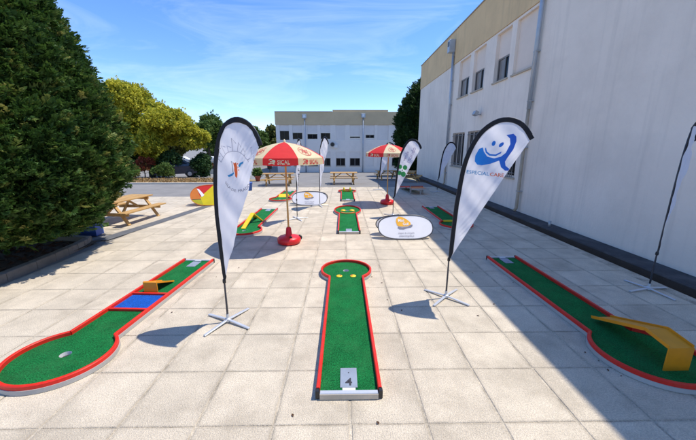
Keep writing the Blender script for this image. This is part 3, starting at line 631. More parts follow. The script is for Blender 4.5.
# ------------------------------------------------------------------ feather flags
OUT_R = [(0.0, .60), (0.0, .807), (.018, 1.308), (.03, 1.473), (.068, 1.854), (.135, 2.116), (.238, 2.317), (.367, 2.436), (.497, 2.484), (.631, 2.468), (.748, 2.391), (.852, 2.245)]
OUT_L = [(0.0, .56), (-.015, .694), (-.034, 1.193), (-.034, 1.459), (-.004, 1.80), (.04, 2.05), (.108, 2.242), (.201, 2.368), (.316, 2.427), (.423, 2.434), (.534, 2.392), (.627, 2.302), (.695, 2.165)]
OUT_C = [(0.02, .60), (0.03, .833), (.083, 1.452), (.159, 1.904), (.25, 2.13), (.327, 2.256), (.41, 2.34), (.5, 2.37), (.60, 2.35), (.679, 2.30), (.75, 2.22), (.806, 2.10)]
FLAGG = 'feather flags on cross feet'
def flag(label, loc, rz, outline, foot_rot=R(45), sw=0.052, amp=0.014, seed=0, us=1.0, foot_len=0.35):
    t = thing('feather_flag', label, 'flag', loc, rz, FLAGG)
    O = [Vector((u * us, z)) for u, z in outline]; P = smooth_path(O, 9); n = len(P)
    ph = seed * 1.7
    def fold(u, z):
        q = z * 0.62 - u * 0.95
        return 0.0042 * math.sin(62 * q + 2.2 * math.sin(5 * u + 4 * z + ph) + ph) * (0.5 + 0.5 * math.sin(3.1 * z + 4 * u + ph)) + 0.0022 * math.sin(118 * q + 3 * math.sin(7 * z - 3 * u)) * (0.5 + 0.5 * math.cos(5 * z - 6 * u + ph))
    def W(u, z):
        env = max(0.0, min(1.0, (u + 0.02) / 0.2))
        return amp * env * (math.sin(9 * (z * 0.8 + u * 0.9) + ph) + 0.6 * math.sin(19 * (z * 0.55 - u * 0.8) + 2 * ph) + 0.35 * math.sin(41 * (z * 0.45 + u * 0.5) + ph)) + env * fold(u, z)
    inner = []
    for i in range(n):
        tv = (P[min(i + 1, n - 1)] - P[max(i - 1, 0)]).normalized(); k = min(1.0, 0.25 + i / 8.0); inner.append(P[i] + Vector((tv.y, -tv.x)) * sw * k)
    Wp = lambda u, z, off=0.0: (u, W(u, z) + off, z)
    b = MB()
    for i in range(n - 1):
        for off in (-0.006, 0.006):
            b.add([(P[i].x, W(*P[i]) * 0 + off, P[i].y), (P[i + 1].x, off, P[i + 1].y), Wp(*inner[i + 1], off), Wp(*inner[i], off)], [(0, 1, 2, 3)])
        for q, e in ((P, 0), (inner, 1)):
            y0, y1 = (W(*q[i]), W(*q[i + 1])) if e else (0, 0)
            b.add([(q[i].x, y0 - 0.006, q[i].y), (q[i + 1].x, y1 - 0.006, q[i + 1].y), (q[i + 1].x, y1 + 0.006, q[i + 1].y), (q[i].x, y0 + 0.006, q[i].y)], [(0, 1, 2, 3)])
    b.build('sleeve', M_BLACK, t, True)
    A, B = inner[0], inner[-1]; m = 44; V = []; F = []
    for i in range(n):
        s = i / (n - 1); e = A.lerp(B, s); e = e + Vector((-0.010, 0.006)) * math.sin(PI * s)
        for j in range(m + 1):
            q = inner[i].lerp(e, j / m); V.append(Wp(q.x, q.y))
    F = [(i * (m + 1) + j, i * (m + 1) + j + 1, (i + 1) * (m + 1) + j + 1, (i + 1) * (m + 1) + j) for i in range(n - 1) for j in range(m)]
    b = MB(); b.add(V, F); fb_ = b.build('fabric', M_FLAG, t, True)
    b = MB(); b.tube([(0, 0, 0.03), (0, 0, O[0].y * 0.5), (O[0].x, 0, O[0].y)] + [(p.x, 0, p.y) for p in P[4::4]], [0.013, 0.012, 0.010] + [0.006] * len(P[4::4]), 8); pl = b.build('pole', M_POLE, t, True)
    b = MB(); b.lathe([(0.018, 0), (0.02, 0.01), (0.02, 0.03), (0.016, 0.05)], 10, (0, 0, O[0].y - 0.03)); b.build('collar', M_BLKP, pl)
    for k in range(4):
        a = foot_rot - rz + k * PI / 2; d = Vector((math.cos(a), math.sin(a), 0))
        b = MB(); b.bar(d * 0.02 + Vector((0, 0, 0.035)), d * foot_len + Vector((0, 0, 0.012)), 0.034, 0.018, 0.004); b.build('foot', M_ALU, t)
    b = MB(); b.lathe([(0.035, 0.015), (0.035, 0.05), (0.02, 0.06), (0.018, 0.11)], 12); b.build('hub', M_ALU, t)
    return t, fb_, W
def on(W, off=-0.005): return lambda u, z: (u, W(u, z) + off, z)
A24 = R(-24)
# right foreground flag: blue smiling letter emblem
t, fbr, W = flag('white feather flag with blue smiling round emblem, in the sun by the shadow edge', (1.49, 4.10, 0), A24, OUT_R, R(45), seed=1)
cres = [(0.301, 2.134), (0.258, 2.117), (0.221, 2.032), (0.22, 1.963), (0.252, 1.921), (0.309, 1.913), (0.402, 1.932), (0.499, 1.973), (0.505, 1.968), (0.531, 1.893), (0.581, 1.852), (0.619, 1.853), (0.627, 1.875), (0.582, 1.911), (0.57, 1.961), (0.588, 2.003), (0.644, 2.11), (0.666, 2.206), (0.659, 2.262), (0.624, 2.295), (0.551, 2.28), (0.593, 2.239), (0.604, 2.174), (0.566, 2.068), (0.517, 2.023), (0.443, 2.001), (0.362, 2.021), (0.317, 2.083)]
smile = [(0.336, 2.134), (0.353, 2.084), (0.391, 2.054), (0.453, 2.049), (0.519, 2.085), (0.513, 2.063), (0.458, 2.029), (0.385, 2.033), (0.339, 2.07), (0.325, 2.117)]
decal('emblem', [cres, smile, ell(0.42, 2.183, 0.021, 0.032, 18, -0.25), ell(0.507, 2.167, 0.020, 0.034, 18, -0.7)], on(W), M_PBLUE, fbr, 3)
tm1 = text_mesh('ESPECIAL', 0.062, 'LEFT', 0.01); tm2 = text_mesh('CARE', 0.062, 'LEFT', 0.01)
sl_ = -0.082
w1 = max(v.co.x for v in tm1.vertices); w2 = max(v.co.x for v in tm2.vertices)
decal('lettering', [], on(W), M_PSKY, fbr, 1, [(tm1, lambda x, y: (0.130 + x * 0.275 / w1, 1.806 + y + sl_ * x))])
decal('lettering', [], on(W), M_PORG, fbr, 1, [(tm2, lambda x, y: (0.412 + x * 0.165 / w2, 1.783 + y + sl_ * x))])
# left foreground flag: town emblem
t, fbl, W = flag('white feather flag with orange and blue emblem inside grey curved lettering', (-1.45, 3.51, 0), A24, OUT_L, R(62), seed=3)
decal('emblem', [[(0.291, 1.979), (0.312, 1.968), (0.329, 1.98), (0.352, 1.968), (0.352, 1.902), (0.32, 1.81), (0.301, 1.828), (0.289, 1.901)]] + [ell(0.368, z, 0.008, 0.008, 8) for z in (1.90, 1.93, 1.965)], on(W), M_PORG, fbl, 2)
decal('emblem', [[(0.19, 1.836), (0.249, 1.857), (0.275, 1.876), (0.281, 1.858), (0.254, 1.832), (0.204, 1.818)], [(0.376, 1.945), (0.402, 1.975), (0.45, 1.994), (0.455, 1.974), (0.416, 1.958), (0.394, 1.927)]], on(W), M_PSKY, fbl, 2)
decal('emblem', [[(0.262, 1.973), (0.272, 1.979), (0.27, 1.876), (0.258, 1.869)], [(0.262, 1.99), (0.28, 1.985), (0.275, 1.975), (0.258, 1.98)]], on(W), M_PGREY, fbl, 1)
def arc_text(body, size, cx, cy, r, a0, a1, up=True):
    tm = text_mesh(body, size, 'LEFT', 0.006); wdt = max(v.co.x for v in tm.vertices)
    def tf(x, y):
        a = a0 + (a1 - a0) * x / wdt; rr = r + y if up else r - y
        return cx + rr * math.cos(a), cy + rr * math.sin(a)
    return tm, tf
decal('lettering', [], on(W), M_PGREY, fbl, 1, [arc_text('VILA DE PRADO', 0.040, 0.325, 1.875, 0.215, R(212), R(322), False)])
sky_ = []
for i in range(9):
    a = R(150 - i * 14); h = 0.06 + 0.035 * ((i * 5) % 3); r0 = 0.235
    c0 = (0.325 + r0 * math.cos(a), 1.865 + r0 * math.sin(a)); c1 = (0.325 + (r0 + h) * math.cos(a - 0.05), 1.865 + (r0 + h) * math.sin(a - 0.05)); c2 = (0.325 + (r0 + h * 0.6) * math.cos(a - 0.2), 1.865 + (r0 + h * 0.6) * math.sin(a - 0.2))
    sky_ += stroke([c0, c1, c2], 0.007)
sky_ += stroke([(0.325 + 0.232 * math.cos(R(x)), 1.865 + 0.232 * math.sin(R(x))) for x in range(152, 28, -6)], 0.006)
decal('crest_drawing', sky_, on(W), M_PLGR, fbl, 0)
# middle flag with clover
t, fbc, W = flag('white feather flag with four green leaf spots and faint mauve lettering, behind the oval banner', (1.58, 9.60, 0), A24, OUT_C, R(45), seed=5)
decal('emblem', [ell(0.178, 1.552, 0.062, 0.066), ell(0.33, 1.531, 0.068, 0.072), ell(0.165, 1.366, 0.06, 0.066), ell(0.282, 1.329, 0.076, 0.08), ell(0.246, 1.452, 0.02, 0.02)], on(W), M_PGRN, fbc, 2)
tm = text_mesh('mundo', 0.17, 'LEFT', 0.0); tmb = text_mesh('verde', 0.13, 'LEFT', 0.0); ca, sa = math.cos(R(68)), math.sin(R(68))
decal('lettering', [], on(W), M_PPUR, fbc, 1, [(tm, lambda x, y: (0.46 + x * ca - y * sa, 1.66 + x * sa + y * ca))])
decal('lettering', [], on(W), M_PPUR, fbc, 1, [(tmb, lambda x, y: (0.32 + x * ca - y * sa, 1.72 + x * sa + y * ca))])
# flags further back
t, f1, W = flag('slim white feather flag turned nearly edge on, beside the large red umbrella pole', (-1.40, 9.20, 0), R(-68), OUT_C, R(30), seed=7)
decal('lettering', [], on(W), M_PBLK, f1, 1, [(text_mesh('GOLF', 0.2, 'LEFT', 0.01), lambda x, y: (0.44 - y, 1.05 + x))])
flag('plain white feather flag half turned, behind the sunlit white oval banner', (-0.87, 11.34, 0), R(-62), OUT_R, R(20), seed=8)
flag('plain white feather flag partly hidden behind the smaller umbrella', (1.80, 15.7, 0), R(4), OUT_C, R(45), seed=9)
flag('plain white feather flag standing against the shaded building wall by its drainpipe', (4.57, 14.9, 0), R(-20), OUT_C, R(45), seed=10, us=0.95)
flag('feather flag seen edge on, folded on itself before the blank shaded wall', (4.68, 4.30, 0), R(32), [(u * 0.8, z) for u, z in OUT_R], R(10), seed=11, amp=0.012)

# ------------------------------------------------------------------ oval pop-up banners
def oval_banner(label, loc, rz, hw, h, dark=False):
    t = thing('oval_banner', label, 'banner', loc, rz, 'white oval pop-up banners')
    e = 3.0; N = 44; zc = h / 2 + 0.02; lean = math.tan(R(36))
    def pt(a, s=1.0):
        c, q = math.cos(a), math.sin(a); return (hw * s * math.copysign(abs(c) ** (2 / e), c), zc + (h / 2) * s * math.copysign(abs(q) ** (2 / 2.3), q))
    for side in (-1, 1):
        def fn(u, z, off=0.0, side=side): return (u, side * (0.02 + lean * (h + 0.02 - z) + off + 0.008 * math.sin(5 * u + 3 * z)), z)
        b = MB(); V = [fn(*pt(2 * PI * k / N, s)) for s in (0.0, 0.35, 0.7, 0.965) for k in range(N)]
        F = [(i * N + k, i * N + (k + 1) % N, (i + 1) * N + (k + 1) % N, (i + 1) * N + k) for i in range(3) for k in range(N)]
        b.add(V, F); fo = b.build('banner_panel', M_BANN, t, True)
        b = MB(); path = [fn(*pt(2 * PI * k / N, 0.985)) for k in range(N + 1)]; b.tube(path, 0.012, 6, False); b.build('hoop', M_POLE, t, True)
        if side == -1:
            f2 = lambda u, z: fn(u, z, 0.006)
            cx, cy, s = -0.04 * hw / 0.66, zc + 0.085, h / 0.58
            blob = [(-0.19, -0.05), (-0.215, 0.04), (-0.19, 0.12), (-0.12, 0.165), (-0.02, 0.15), (0.10, 0.09), (0.19, 0.02), (0.20, -0.04), (0.1, -0.075), (-0.05, -0.085), (-0.15, -0.075)]
            decal('emblem', [[(cx + x * s, cy + y * s) for x, y in blob]], f2, M_PAMB, fo, 2)
            shoe = [(-0.17, -0.085), (-0.05, -0.10), (0.1, -0.088), (0.235, -0.03), (0.245, -0.07), (0.20, -0.105), (0.1, -0.12), (-0.02, -0.155), (-0.13, -0.15), (-0.18, -0.12)]
            decal('emblem', [[(cx + x * s, cy + y * s) for x, y in shoe]], f2, M_PGREY, fo, 1)
            f3 = lambda u, z: fn(u, z, 0.010)
            decal('lettering', [], f3, M_PWHT, fo, 0, [(text_mesh('Mini', 0.10 * s, 'CENTER', 0.02), lambda x, y: (cx - 0.07 * s + x, cy + 0.035 * s + y)), (text_mesh('Golf', 0.09 * s, 'CENTER', 0.02), lambda x, y: (cx + 0.05 * s + x, cy - 0.05 * s + y))])
            decal('lettering', [], f3, M_PGREY, fo, 0, [(text_mesh('aluguer de minigolfe', 0.055 * s, 'CENTER'), lambda x, y: (x, zc - 0.155 * s + y)), (text_mesh('www.minigolfe.pt', 0.058 * s, 'CENTER', 0.008), lambda x, y: (x, zc - 0.225 * s + y))])
    return t
oval_banner('white oval pop-up banner with amber logo, between the clover flag and the shadow edge', (1.49, 7.36, 0), R(2), 0.672, 0.50)
oval_banner('white oval pop-up banner with amber logo, beside the sunlit edge-on flag', (-1.27, 11.75, 0), R(0), 0.672, 0.47)
# red and yellow pop-up
t = thing('popup_banner', 'red and yellow pop-up banner folded into a tent shape on the paving', 'banner', (-5.0, 11.85, 0), R(16))
def halfoval(hw, h, n=16): return [(hw * math.copysign(abs(math.cos(PI * k / n)) ** 0.75, math.cos(PI * k / n)), h * math.sin(PI * k / n) ** 0.8) for k in range(n + 1)]
HW, HH, LN = 0.75, 0.72, 0.55
for side in (-1, 1):
    fn = lambda u, z, o=0.0, side=side: (u, side * (0.01 + LN * (HH - z) + o), z + 0.02)
    hv = [(HW * math.copysign(abs(math.cos(a)) ** (2 / 2.8), math.cos(a)), HH / 2 + HH / 2 * math.copysign(abs(math.sin(a)) ** (2 / 2.2), math.sin(a))) for a in [2 * PI * k / 40 for k in range(40)]]
    def clip(poly, fsel):
        out = []
        for i in range(len(poly)):
            a, c = poly[i], poly[(i + 1) % len(poly)]; fa, fc = fsel(*a), fsel(*c)
            if fa >= 0: out.append(a)
            if fa * fc < 0: k = fa / (fa - fc); out.append((a[0] + (c[0] - a[0]) * k, a[1] + (c[1] - a[1]) * k))
        return out
    if side < 0:
        seam = lambda x, y: (x + 0.55) - (0.66 - y) * 0.37          # > 0 right of the slanting seam
        diag = lambda x, y: (y - 0.29) - (x + 0.43) * 0.86          # > 0 above the red / yellow seam
        rt_ = clip(hv, seam); lf_ = clip(hv, lambda x, y: -seam(x, y))
        up = decal('red_panel', [clip(rt_, diag)], fn, M_PRDP, t, 2); decal('yellow_panel', [clip(rt_, lambda x, y: -diag(x, y))], fn, M_PYEL, t, 2)
        decal('orange_panel', [clip(lf_, lambda x, y: y - 0.235)], fn, M_PORP, t, 1); decal('lime_panel', [clip(lf_, lambda x, y: 0.215 - y)], fn, M_PLIM, t, 1)
        decal('dark_seam', [clip(clip(lf_, lambda x, y: y - 0.215), lambda x, y: 0.235 - y)], fn, M_PBLK, t, 1)
        decal('white_print', [[(-0.53, 0.60), (-0.45, 0.58), (-0.27, 0.37), (-0.36, 0.30)]], lambda u, z: fn(u, z, 0.006), M_PWHT, up, 1)
    else:
        decal('orange_panel', [clip(hv, lambda x, y: y - 0.28)], fn, M_PORP, t, 2); decal('lime_panel', [clip(hv, lambda x, y: 0.28 - y)], fn, M_PLIM, t, 2)
    b = MB(); b.tube([fn(*p) for p in hv + [hv[0]]], 0.011, 6, False); b.build('hoop', M_PORP, t, True)

# ------------------------------------------------------------------ umbrellas
def umbrella(label, loc, rz, red_first, lean=(0, 0)):
    t = thing('parasol', label, 'umbrella', loc, rz, 'red and cream umbrellas')
    RO, ZT, ZR, VAL, NP = 0.86, 2.24, 1.93, 0.13, 8; tx, ty = lean
    def P(a, r):  # canopy surface, a in gore angle units
        k = r / RO; z = ZT - (ZT - ZR) * (0.25 * k + 0.75 * k * k); return a, r, z
    for g in range(NP):
        red = (g % 2 == 0) == red_first; a0 = 2 * PI * g / NP - PI / NP; V = []; F = []; n, m = 8, 7
        chord = lambda a: math.cos(PI / NP) / math.cos(a - (a0 + PI / NP))
        def S(fa, k, off=0.0):
            a = a0 + 2 * PI / NP * fa; flat_ = chord(a); q = 1 - 0.45 * (1 - flat_) / (1 - math.cos(PI / NP) + 1e-9) * (1 - math.cos(PI / NP))
            r = RO * k * (flat_ * 0.75 + 0.25) + off; z = ZT - (ZT - ZR) * (0.25 * k + 0.75 * k * k) + off * 0.8
            return (r * math.cos(a) + tx * z, r * math.sin(a) + ty * z, z)
        def Vv(fa, d, off=0.0):
            a = a0 + 2 * PI / NP * fa; r = RO * (chord(a) * 0.75 + 0.25) + 0.10 * d + off; sc_ = 0.012 * math.sin(PI * fa)
            z = ZR - d - sc_ * (d > 0.1); return (r * math.cos(a) + tx * z, r * math.sin(a) + ty * z, z)
        for i in range(n + 1):
            for j in range(m + 1): V.append(S(i / n, j / m))
        F = [(i * (m + 1) + j, (i + 1) * (m + 1) + j, (i + 1) * (m + 1) + j + 1, i * (m + 1) + j + 1) for i in range(n) for j in range(m)]
        b = MB(); b.add(V, F); pn = b.build('canopy_panel', M_CRED if red else M_CCRM, t)
        V = [Vv(i / n, d) for i in range(n + 1) for d in (0.0, VAL)]; F = [(2 * i, 2 * i + 2, 2 * i + 3, 2 * i + 1) for i in range(n)]
        b = MB(); b.add(V, F); vl = b.build('valance', M_CRED if red else M_CCRM, pn)
        pm = M_PCRM if red else M_PRED
        fv = lambda u, v: Vv(0.5 + u, -v, 0.005)       # u across the gore (-.5..5), v height below rim
        ar = 0.635
        tm = text_mesh('SICAL', 0.105, 'LEFT', 0.015, 1.05); wt = max(v.co.x for v in tm.vertices)
        cup = stroke([(-0.33, -0.03), (-0.27, -0.015), (-0.22, -0.03), (-0.25, -0.06), (-0.30, -0.06)], 0.014) + stroke([(-0.34, -0.10), (-0.25, -0.085), (-0.17, -0.10)], 0.016) + [ell(-0.19, -0.055, 0.045, 0.03, 12)]
        decal('lettering', cup, fv, pm, vl, 0, [(tm, lambda x, y: (-0.09 + x * 0.36 / wt, -0.105 + y))])
        if not red:
            fs = lambda u, v: S(0.5 + u, v, 0.006)
            em = []
            for q in range(14):
                a = q * 2.4; rr = 0.03 + 0.0085 * q; em += [ell(0 + 1.3 * rr * math.cos(a), 0.74 + rr * math.sin(a), 0.035, 0.022, 8, a)]
            em += stroke([(0.26 * math.cos(R(x)), 0.74 + 0.17 * math.sin(R(x))) for x in range(0, 300, 12)], 0.018)
            decal('emblem', em, fs, M_PRED, pn, 0)
    b = MB(); b.lathe([(0.03, ZT - 0.01), (0.025, ZT + 0.03), (0.008, ZT + 0.06)], 10, (tx * ZT, ty * ZT, 0)); b.build('finial', M_PCRM, t)
    b = MB(); b.tube([(tx * 0.2, ty * 0.2, 0.2), (tx * ZT, ty * ZT, ZT - 0.01)], 0.021, 10); b.build('pole', M_WOODP, t, True)
    for g in range(NP):
        a = 2 * PI * g / NP - PI / NP; b = MB()
        pts = [(RO * k * math.cos(a) * 0.985 + tx * ZT, RO * k * math.sin(a) * 0.985 + ty * ZT, ZT - (ZT - ZR) * (0.25 * k + 0.75 * k * k) - 0.012) for k in (0.03, 0.35, 0.7, 1.0)]
        b.tube(pts, 0.006, 5); b.build('rib', M_GREYM, t)
    b = MB(); b.lathe([(0.235, 0.012), (0.262, 0.03), (0.268, 0.11), (0.235, 0.155), (0.10, 0.18), (0.075, 0.20), (0.055, 0.36), (0.036, 0.38)], 12, (0, 0, 0)); bo = b.build('weighted_base', M_BRED, t, True)
    b = MB(); b.lathe([(0.035, 0), (0.035, 0.025)], 10, (0.15, 0.06, 0.165)); b.build('filler_cap', M_BLKP, bo)
    for s in (-1, 1):
        b = MB(); b.lathe([(0.052, -0.025), (0.066, -0.015), (0.066, 0.015), (0.052, 0.025)], 14); wh = b.build('wheel', M_BLKP, t, True)
        wh.rotation_euler = (R(90), 0, R(12 + (0 if s < 0 else 60))); wh.location = (-0.29 if s < 0 else -0.21, -0.12 if s < 0 else 0.22, 0.067)
    return t
umbrella('red and cream umbrella with red panel and SICAL lettering facing the lane numbered 4', (-1.24, 6.79, 0), R(-90 + 4), True, (0.022, 0.0))
umbrella('red and cream umbrella with red base, beside the clover flag', (1.69, 11.72, 0), R(-90 + 3), False, (-0.01, 0.0))

# ------------------------------------------------------------------ picnic tables
def picnic(label, loc, rz, ln=1.62):
    t = thing('picnic_table', label, 'picnic table', loc, rz, 'wooden picnic tables'); H1, H2 = 0.66, 0.39
    for k in range(4):
        b = MB(); b.box((0, -0.27 + 0.18 * k, H1 - 0.018), (ln, 0.165, 0.036), None, 0.004); b.build('table_plank', M_WOOD, t)
    for s in (-1, 1):
        for k in range(2):
            b = MB(); b.box((0, s * (0.56 + 0.135 * k), H2 - 0.018), (ln, 0.125, 0.036), None, 0.004); b.build('bench_plank', M_WOOD, t)
    for e in (-1, 1):
        x = e * (ln / 2 - 0.24)
        for s in (-1, 1):
            b = MB(); b.bar((x, s * 0.62, 0.0), (x, s * 0.22, H1 - 0.04), 0.04, 0.09, 0, (1, 0, 0)); b.build('leg', M_WOOD, t)
        b = MB(); b.box((x + e * 0.042, 0, H2 - 0.082), (0.04, 1.36, 0.09), None, 0.003); b.build('seat_beam', M_WOOD, t)
        b = MB(); b.box((x + e * 0.042, 0, H1 - 0.082), (0.04, 0.66, 0.085), None, 0.003); b.build('top_beam', M_WOOD, t)
        b = MB(); b.bar((x, 0, H2 - 0.08), (e * 0.12, 0, H1 - 0.04), 0.05, 0.05); b.build('brace', M_WOOD, t)
picnic('pine picnic table in the sun beside the big dark conifer', (-6.55, 9.15, 0), R(85), 1.7)
picnic('pine picnic table on the grey asphalt before the far white building', (0.03, 18.75, 0), R(1))
picnic('pine picnic table behind the red umbrella, near the potted plant', (-3.75, 18.1, 0), R(5), 1.75)
picnic('pine picnic table in the deep shade at the far end of the right building', (4.35, 20.3, gz(20.3)), R(70))
picnic('picnic table in shade partly hidden by the clover flag', (3.2, 22.6, gz(22.6)), R(10))

# ------------------------------------------------------------------ foliage
def foliage(name, C, D, U, size, tmpl, m, rnd, parent):
    """C centres, D directions, U up hints (n,3); template (k,4,3) of quads, one mesh"""
    n = len(C); D = D / np.linalg.norm(D, axis=1, keepdims=True); S = np.cross(U, D); S /= np.linalg.norm(S, axis=1, keepdims=True) + 1e-9; N = np.cross(D, S)
    k = tmpl.shape[0]; T = tmpl.reshape(-1, 3)
    V = C[:, None, :] + size[:, None, None] * (T[None, :, 0:1] * D[:, None, :] + T[None, :, 1:2] * S[:, None, :] + T[None, :, 2:3] * N[:, None, :])
    V = V + RNG.normal(0, 1, V.shape) * (size[:, None, None] * 0.05)
    V = V.reshape(-1, 3); nf = n * k
    me = bpy.data.meshes.new(name); me.vertices.add(len(V)); me.vertices.foreach_set('co', V.astype(np.float32).ravel())
    me.loops.add(nf * 4); me.loops.foreach_set('vertex_index', np.arange(nf * 4, dtype=np.int32))
    me.polygons.add(nf); me.polygons.foreach_set('loop_start', np.arange(0, nf * 4, 4, dtype=np.int32)); me.polygons.foreach_set('loop_total', np.full(nf, 4, dtype=np.int32))
    me.update(calc_edges=True)
    at = me.attributes.new('rnd', 'FLOAT', 'POINT'); at.data.foreach_set('value', np.clip(np.repeat(rnd, k * 4) + RNG.normal(0, 0.05, len(V)), 0, 1).astype(np.float32))
    me.materials.append(m); o = bpy.data.objects.new(name, me); COL.objects.link(o); o.parent = parent; return o
def fan_template(nb=13):
    T = []
    for i in range(nb):
        s = i / (nb - 1); side = -1 if i % 2 else 1; root = 0.10 + 0.75 * s; a = side * (0.95 - 0.55 * s); l = 0.46 * (1 - 0.5 * s) + 0.10
        if i == nb - 1: a = 0; l = 0.28
        p = np.array([root, 0, 0.10 * s]); d = np.array([math.cos(a), math.sin(a), 0.05 * side]); nrm = np.array([-math.sin(a), math.cos(a), 0]) * 0.055
        T.append([p, p + d * l * 0.55 + nrm, p + d * l, p + d * l * 0.55 - nrm])
    T.append([np.array([0, 0.02, 0]), np.array([0.9, 0.012, 0.1]), np.array([0.9, -0.012, 0.1]), np.array([0, -0.02, 0])])
    return np.array(T, float)
def leaf_template(nl=8, seed=1, wd=0.36):
    r = np.random.default_rng(seed); T = []
    for i in range(nl):
        d = r.normal(0, 1, 3); d[0] = abs(d[0]) + 0.3; d /= np.linalg.norm(d); s = np.cross(d, r.normal(0, 1, 3)); s /= np.linalg.norm(s); p = r.normal(0, 0.28, 3); l = r.uniform(0.5, 0.9)
        T.append([p, p + d * l * 0.5 + s * l * wd, p + d * l, p + d * l * 0.5 - s * l * wd])
    return np.array(T)
FAN = fan_template(); LEAF = leaf_template()
def trunk(name, base, h, r, parent, limbs=5, spread=1.0):
    b = MB(); bx_, by_, bz_ = base
    b.tube([(bx_, by_, bz_ - 0.1), (bx_ + 0.03, by_, bz_ + h * 0.4), (bx_ - 0.05, by_ + 0.05, bz_ + h)], [r, r * 0.75, r * 0.25], 10)
    for k in range(limbs):
        a = 2 * PI * k / limbs + 0.5; z = bz_ + h * (0.35 + 0.4 * ((k * 7) % limbs) / limbs); l = spread
        b.tube([(bx_, by_, z), (bx_ + l * 0.5 * math.cos(a), by_ + l * 0.5 * math.sin(a), z + l * 0.35), (bx_ + l * math.cos(a), by_ + l * math.sin(a), z + l * 0.55)], [r * 0.4, r * 0.25, r * 0.08], 6)
    return b.build(name, M_BARK, parent, True)
def lump(th, z, ks):
    return sum(a * np.sin(f * th + g * z + p) for a, f, g, p in ks)
# big conifer
def conifer(label, loc, prof, n, plume, m, seed, lumps, bottom=0.1, droop=0.25, group=None, core=0.84, tuft=0.0):
    t = thing('conifer_tree', label, 'tree', loc, 0, group); r = np.random.default_rng(seed)
    zs = np.array([p[0] for p in prof]); rs = np.array([p[1] for p in prof])
    w = np.maximum(rs, 0.05); zz = np.linspace(zs[0], zs[-1], 400); wr = np.interp(zz, zs, w); cdf = np.cumsum(wr); cdf /= cdf[-1]
    z = np.interp(r.random(n), cdf, zz); th = r.uniform(0, 2 * PI, n)
    ks = [(lumps * r.uniform(0.5, 1), f, g, r.uniform(0, 6)) for f, g in ((2, 1.1), (3, -1.7), (5, 2.3), (7, -3.1), (4, 4.4), (9, 5.0))]
    rad0 = np.interp(z, zs, rs); lm = lump(th, z, ks)
    if tuft: lm = lm + tuft * (0.042 * np.sin(13 * th + 5 * z) * np.sin(6 * z - 4 * th + 1) + 0.040 * np.sin(24 * th - 9 * z + 2 * np.sin(3 * z)) * np.sin(11 * z + 5 * th))
    depth = np.abs(r.normal(0, 0.14, n)); rad = rad0 * (1 + lm) - depth * np.minimum(1, rad0)
    C = np.stack([rad * np.cos(th), rad * np.sin(th), z], 1)
    D = np.stack([np.cos(th), np.sin(th), np.full(n, 0.75)], 1) + r.normal(0, 0.42, (n, 3)); D[:, 2] -= droop * r.random(n)
    U = np.stack([-np.sin(th) * 0.3, np.cos(th) * 0.3, np.ones(n)], 1) + r.normal(0, 0.6, (n, 3))
    size = plume * r.uniform(0.55, 1.4, n)
    cl = 0.5 + 0.5 * np.sin(3.1 * C[:, 0] + 1.3 * C[:, 2] + 2) * np.sin(2.7 * C[:, 1] - 1.9 * C[:, 2])
    rnd = np.clip(0.12 + 0.38 * cl + r.normal(0, 0.24, n), 0, 1)
    foliage('crown', C, D, U, size, FAN, m, rnd, t)
    # inner mass of twigs: lumpy closed body so that the crown is dense
    b = MB(); nz_, nt_ = 26, 40; V = []
    for i in range(nz_):
        zc = zs[0] + 0.15 + (zs[-1] - zs[0] - 0.5) * i / (nz_ - 1)
        for j in range(nt_):
            a = 2 * PI * j / nt_; q = np.interp(zc, zs, rs) * core * (1 + float(lump(np.array(a), np.array(zc), ks))) - 0.10
            q = max(q, 0.05); V.append((q * math.cos(a), q * math.sin(a), zc))
    F = [(i * nt_ + j, i * nt_ + (j + 1) % nt_, (i + 1) * nt_ + (j + 1) % nt_, (i + 1) * nt_ + j) for i in range(nz_ - 1) for j in range(nt_)]
    b.add(V, F); b.build('inner_twigs', m, t, True)
    trunk('trunk', (0, 0, 0), zs[-1] * 0.8, 0.16, t, 0)
    return t
conifer('huge dense dark green conifer with drooping skirt over the planting bed', (-6.95, 5.75, 0.0),
        [(0.42, 1.3), (0.6, 1.85), (1.1, 2.22), (1.7, 2.36), (2.3, 2.34), (3.2, 2.12), (4.2, 1.84), (5.2, 1.5), (6.5, 1.08), (8.0, 0.55), (9.4, 0.05)], 54000, 0.178, L_CON, 5, 0.030, tuft=1.0)
conifer('dark rounded conifer standing behind the far corner of the shaded building', (8.1, 29.5, gz(29.5)),
        [(0.2, 2.2), (1.5, 2.9), (3.5, 3.05), (5.5, 2.7), (7.2, 2.0), (8.4, 1.1), (9.0, 0.1)], 9000, 0.42, L_DRK, 8, 0.05)
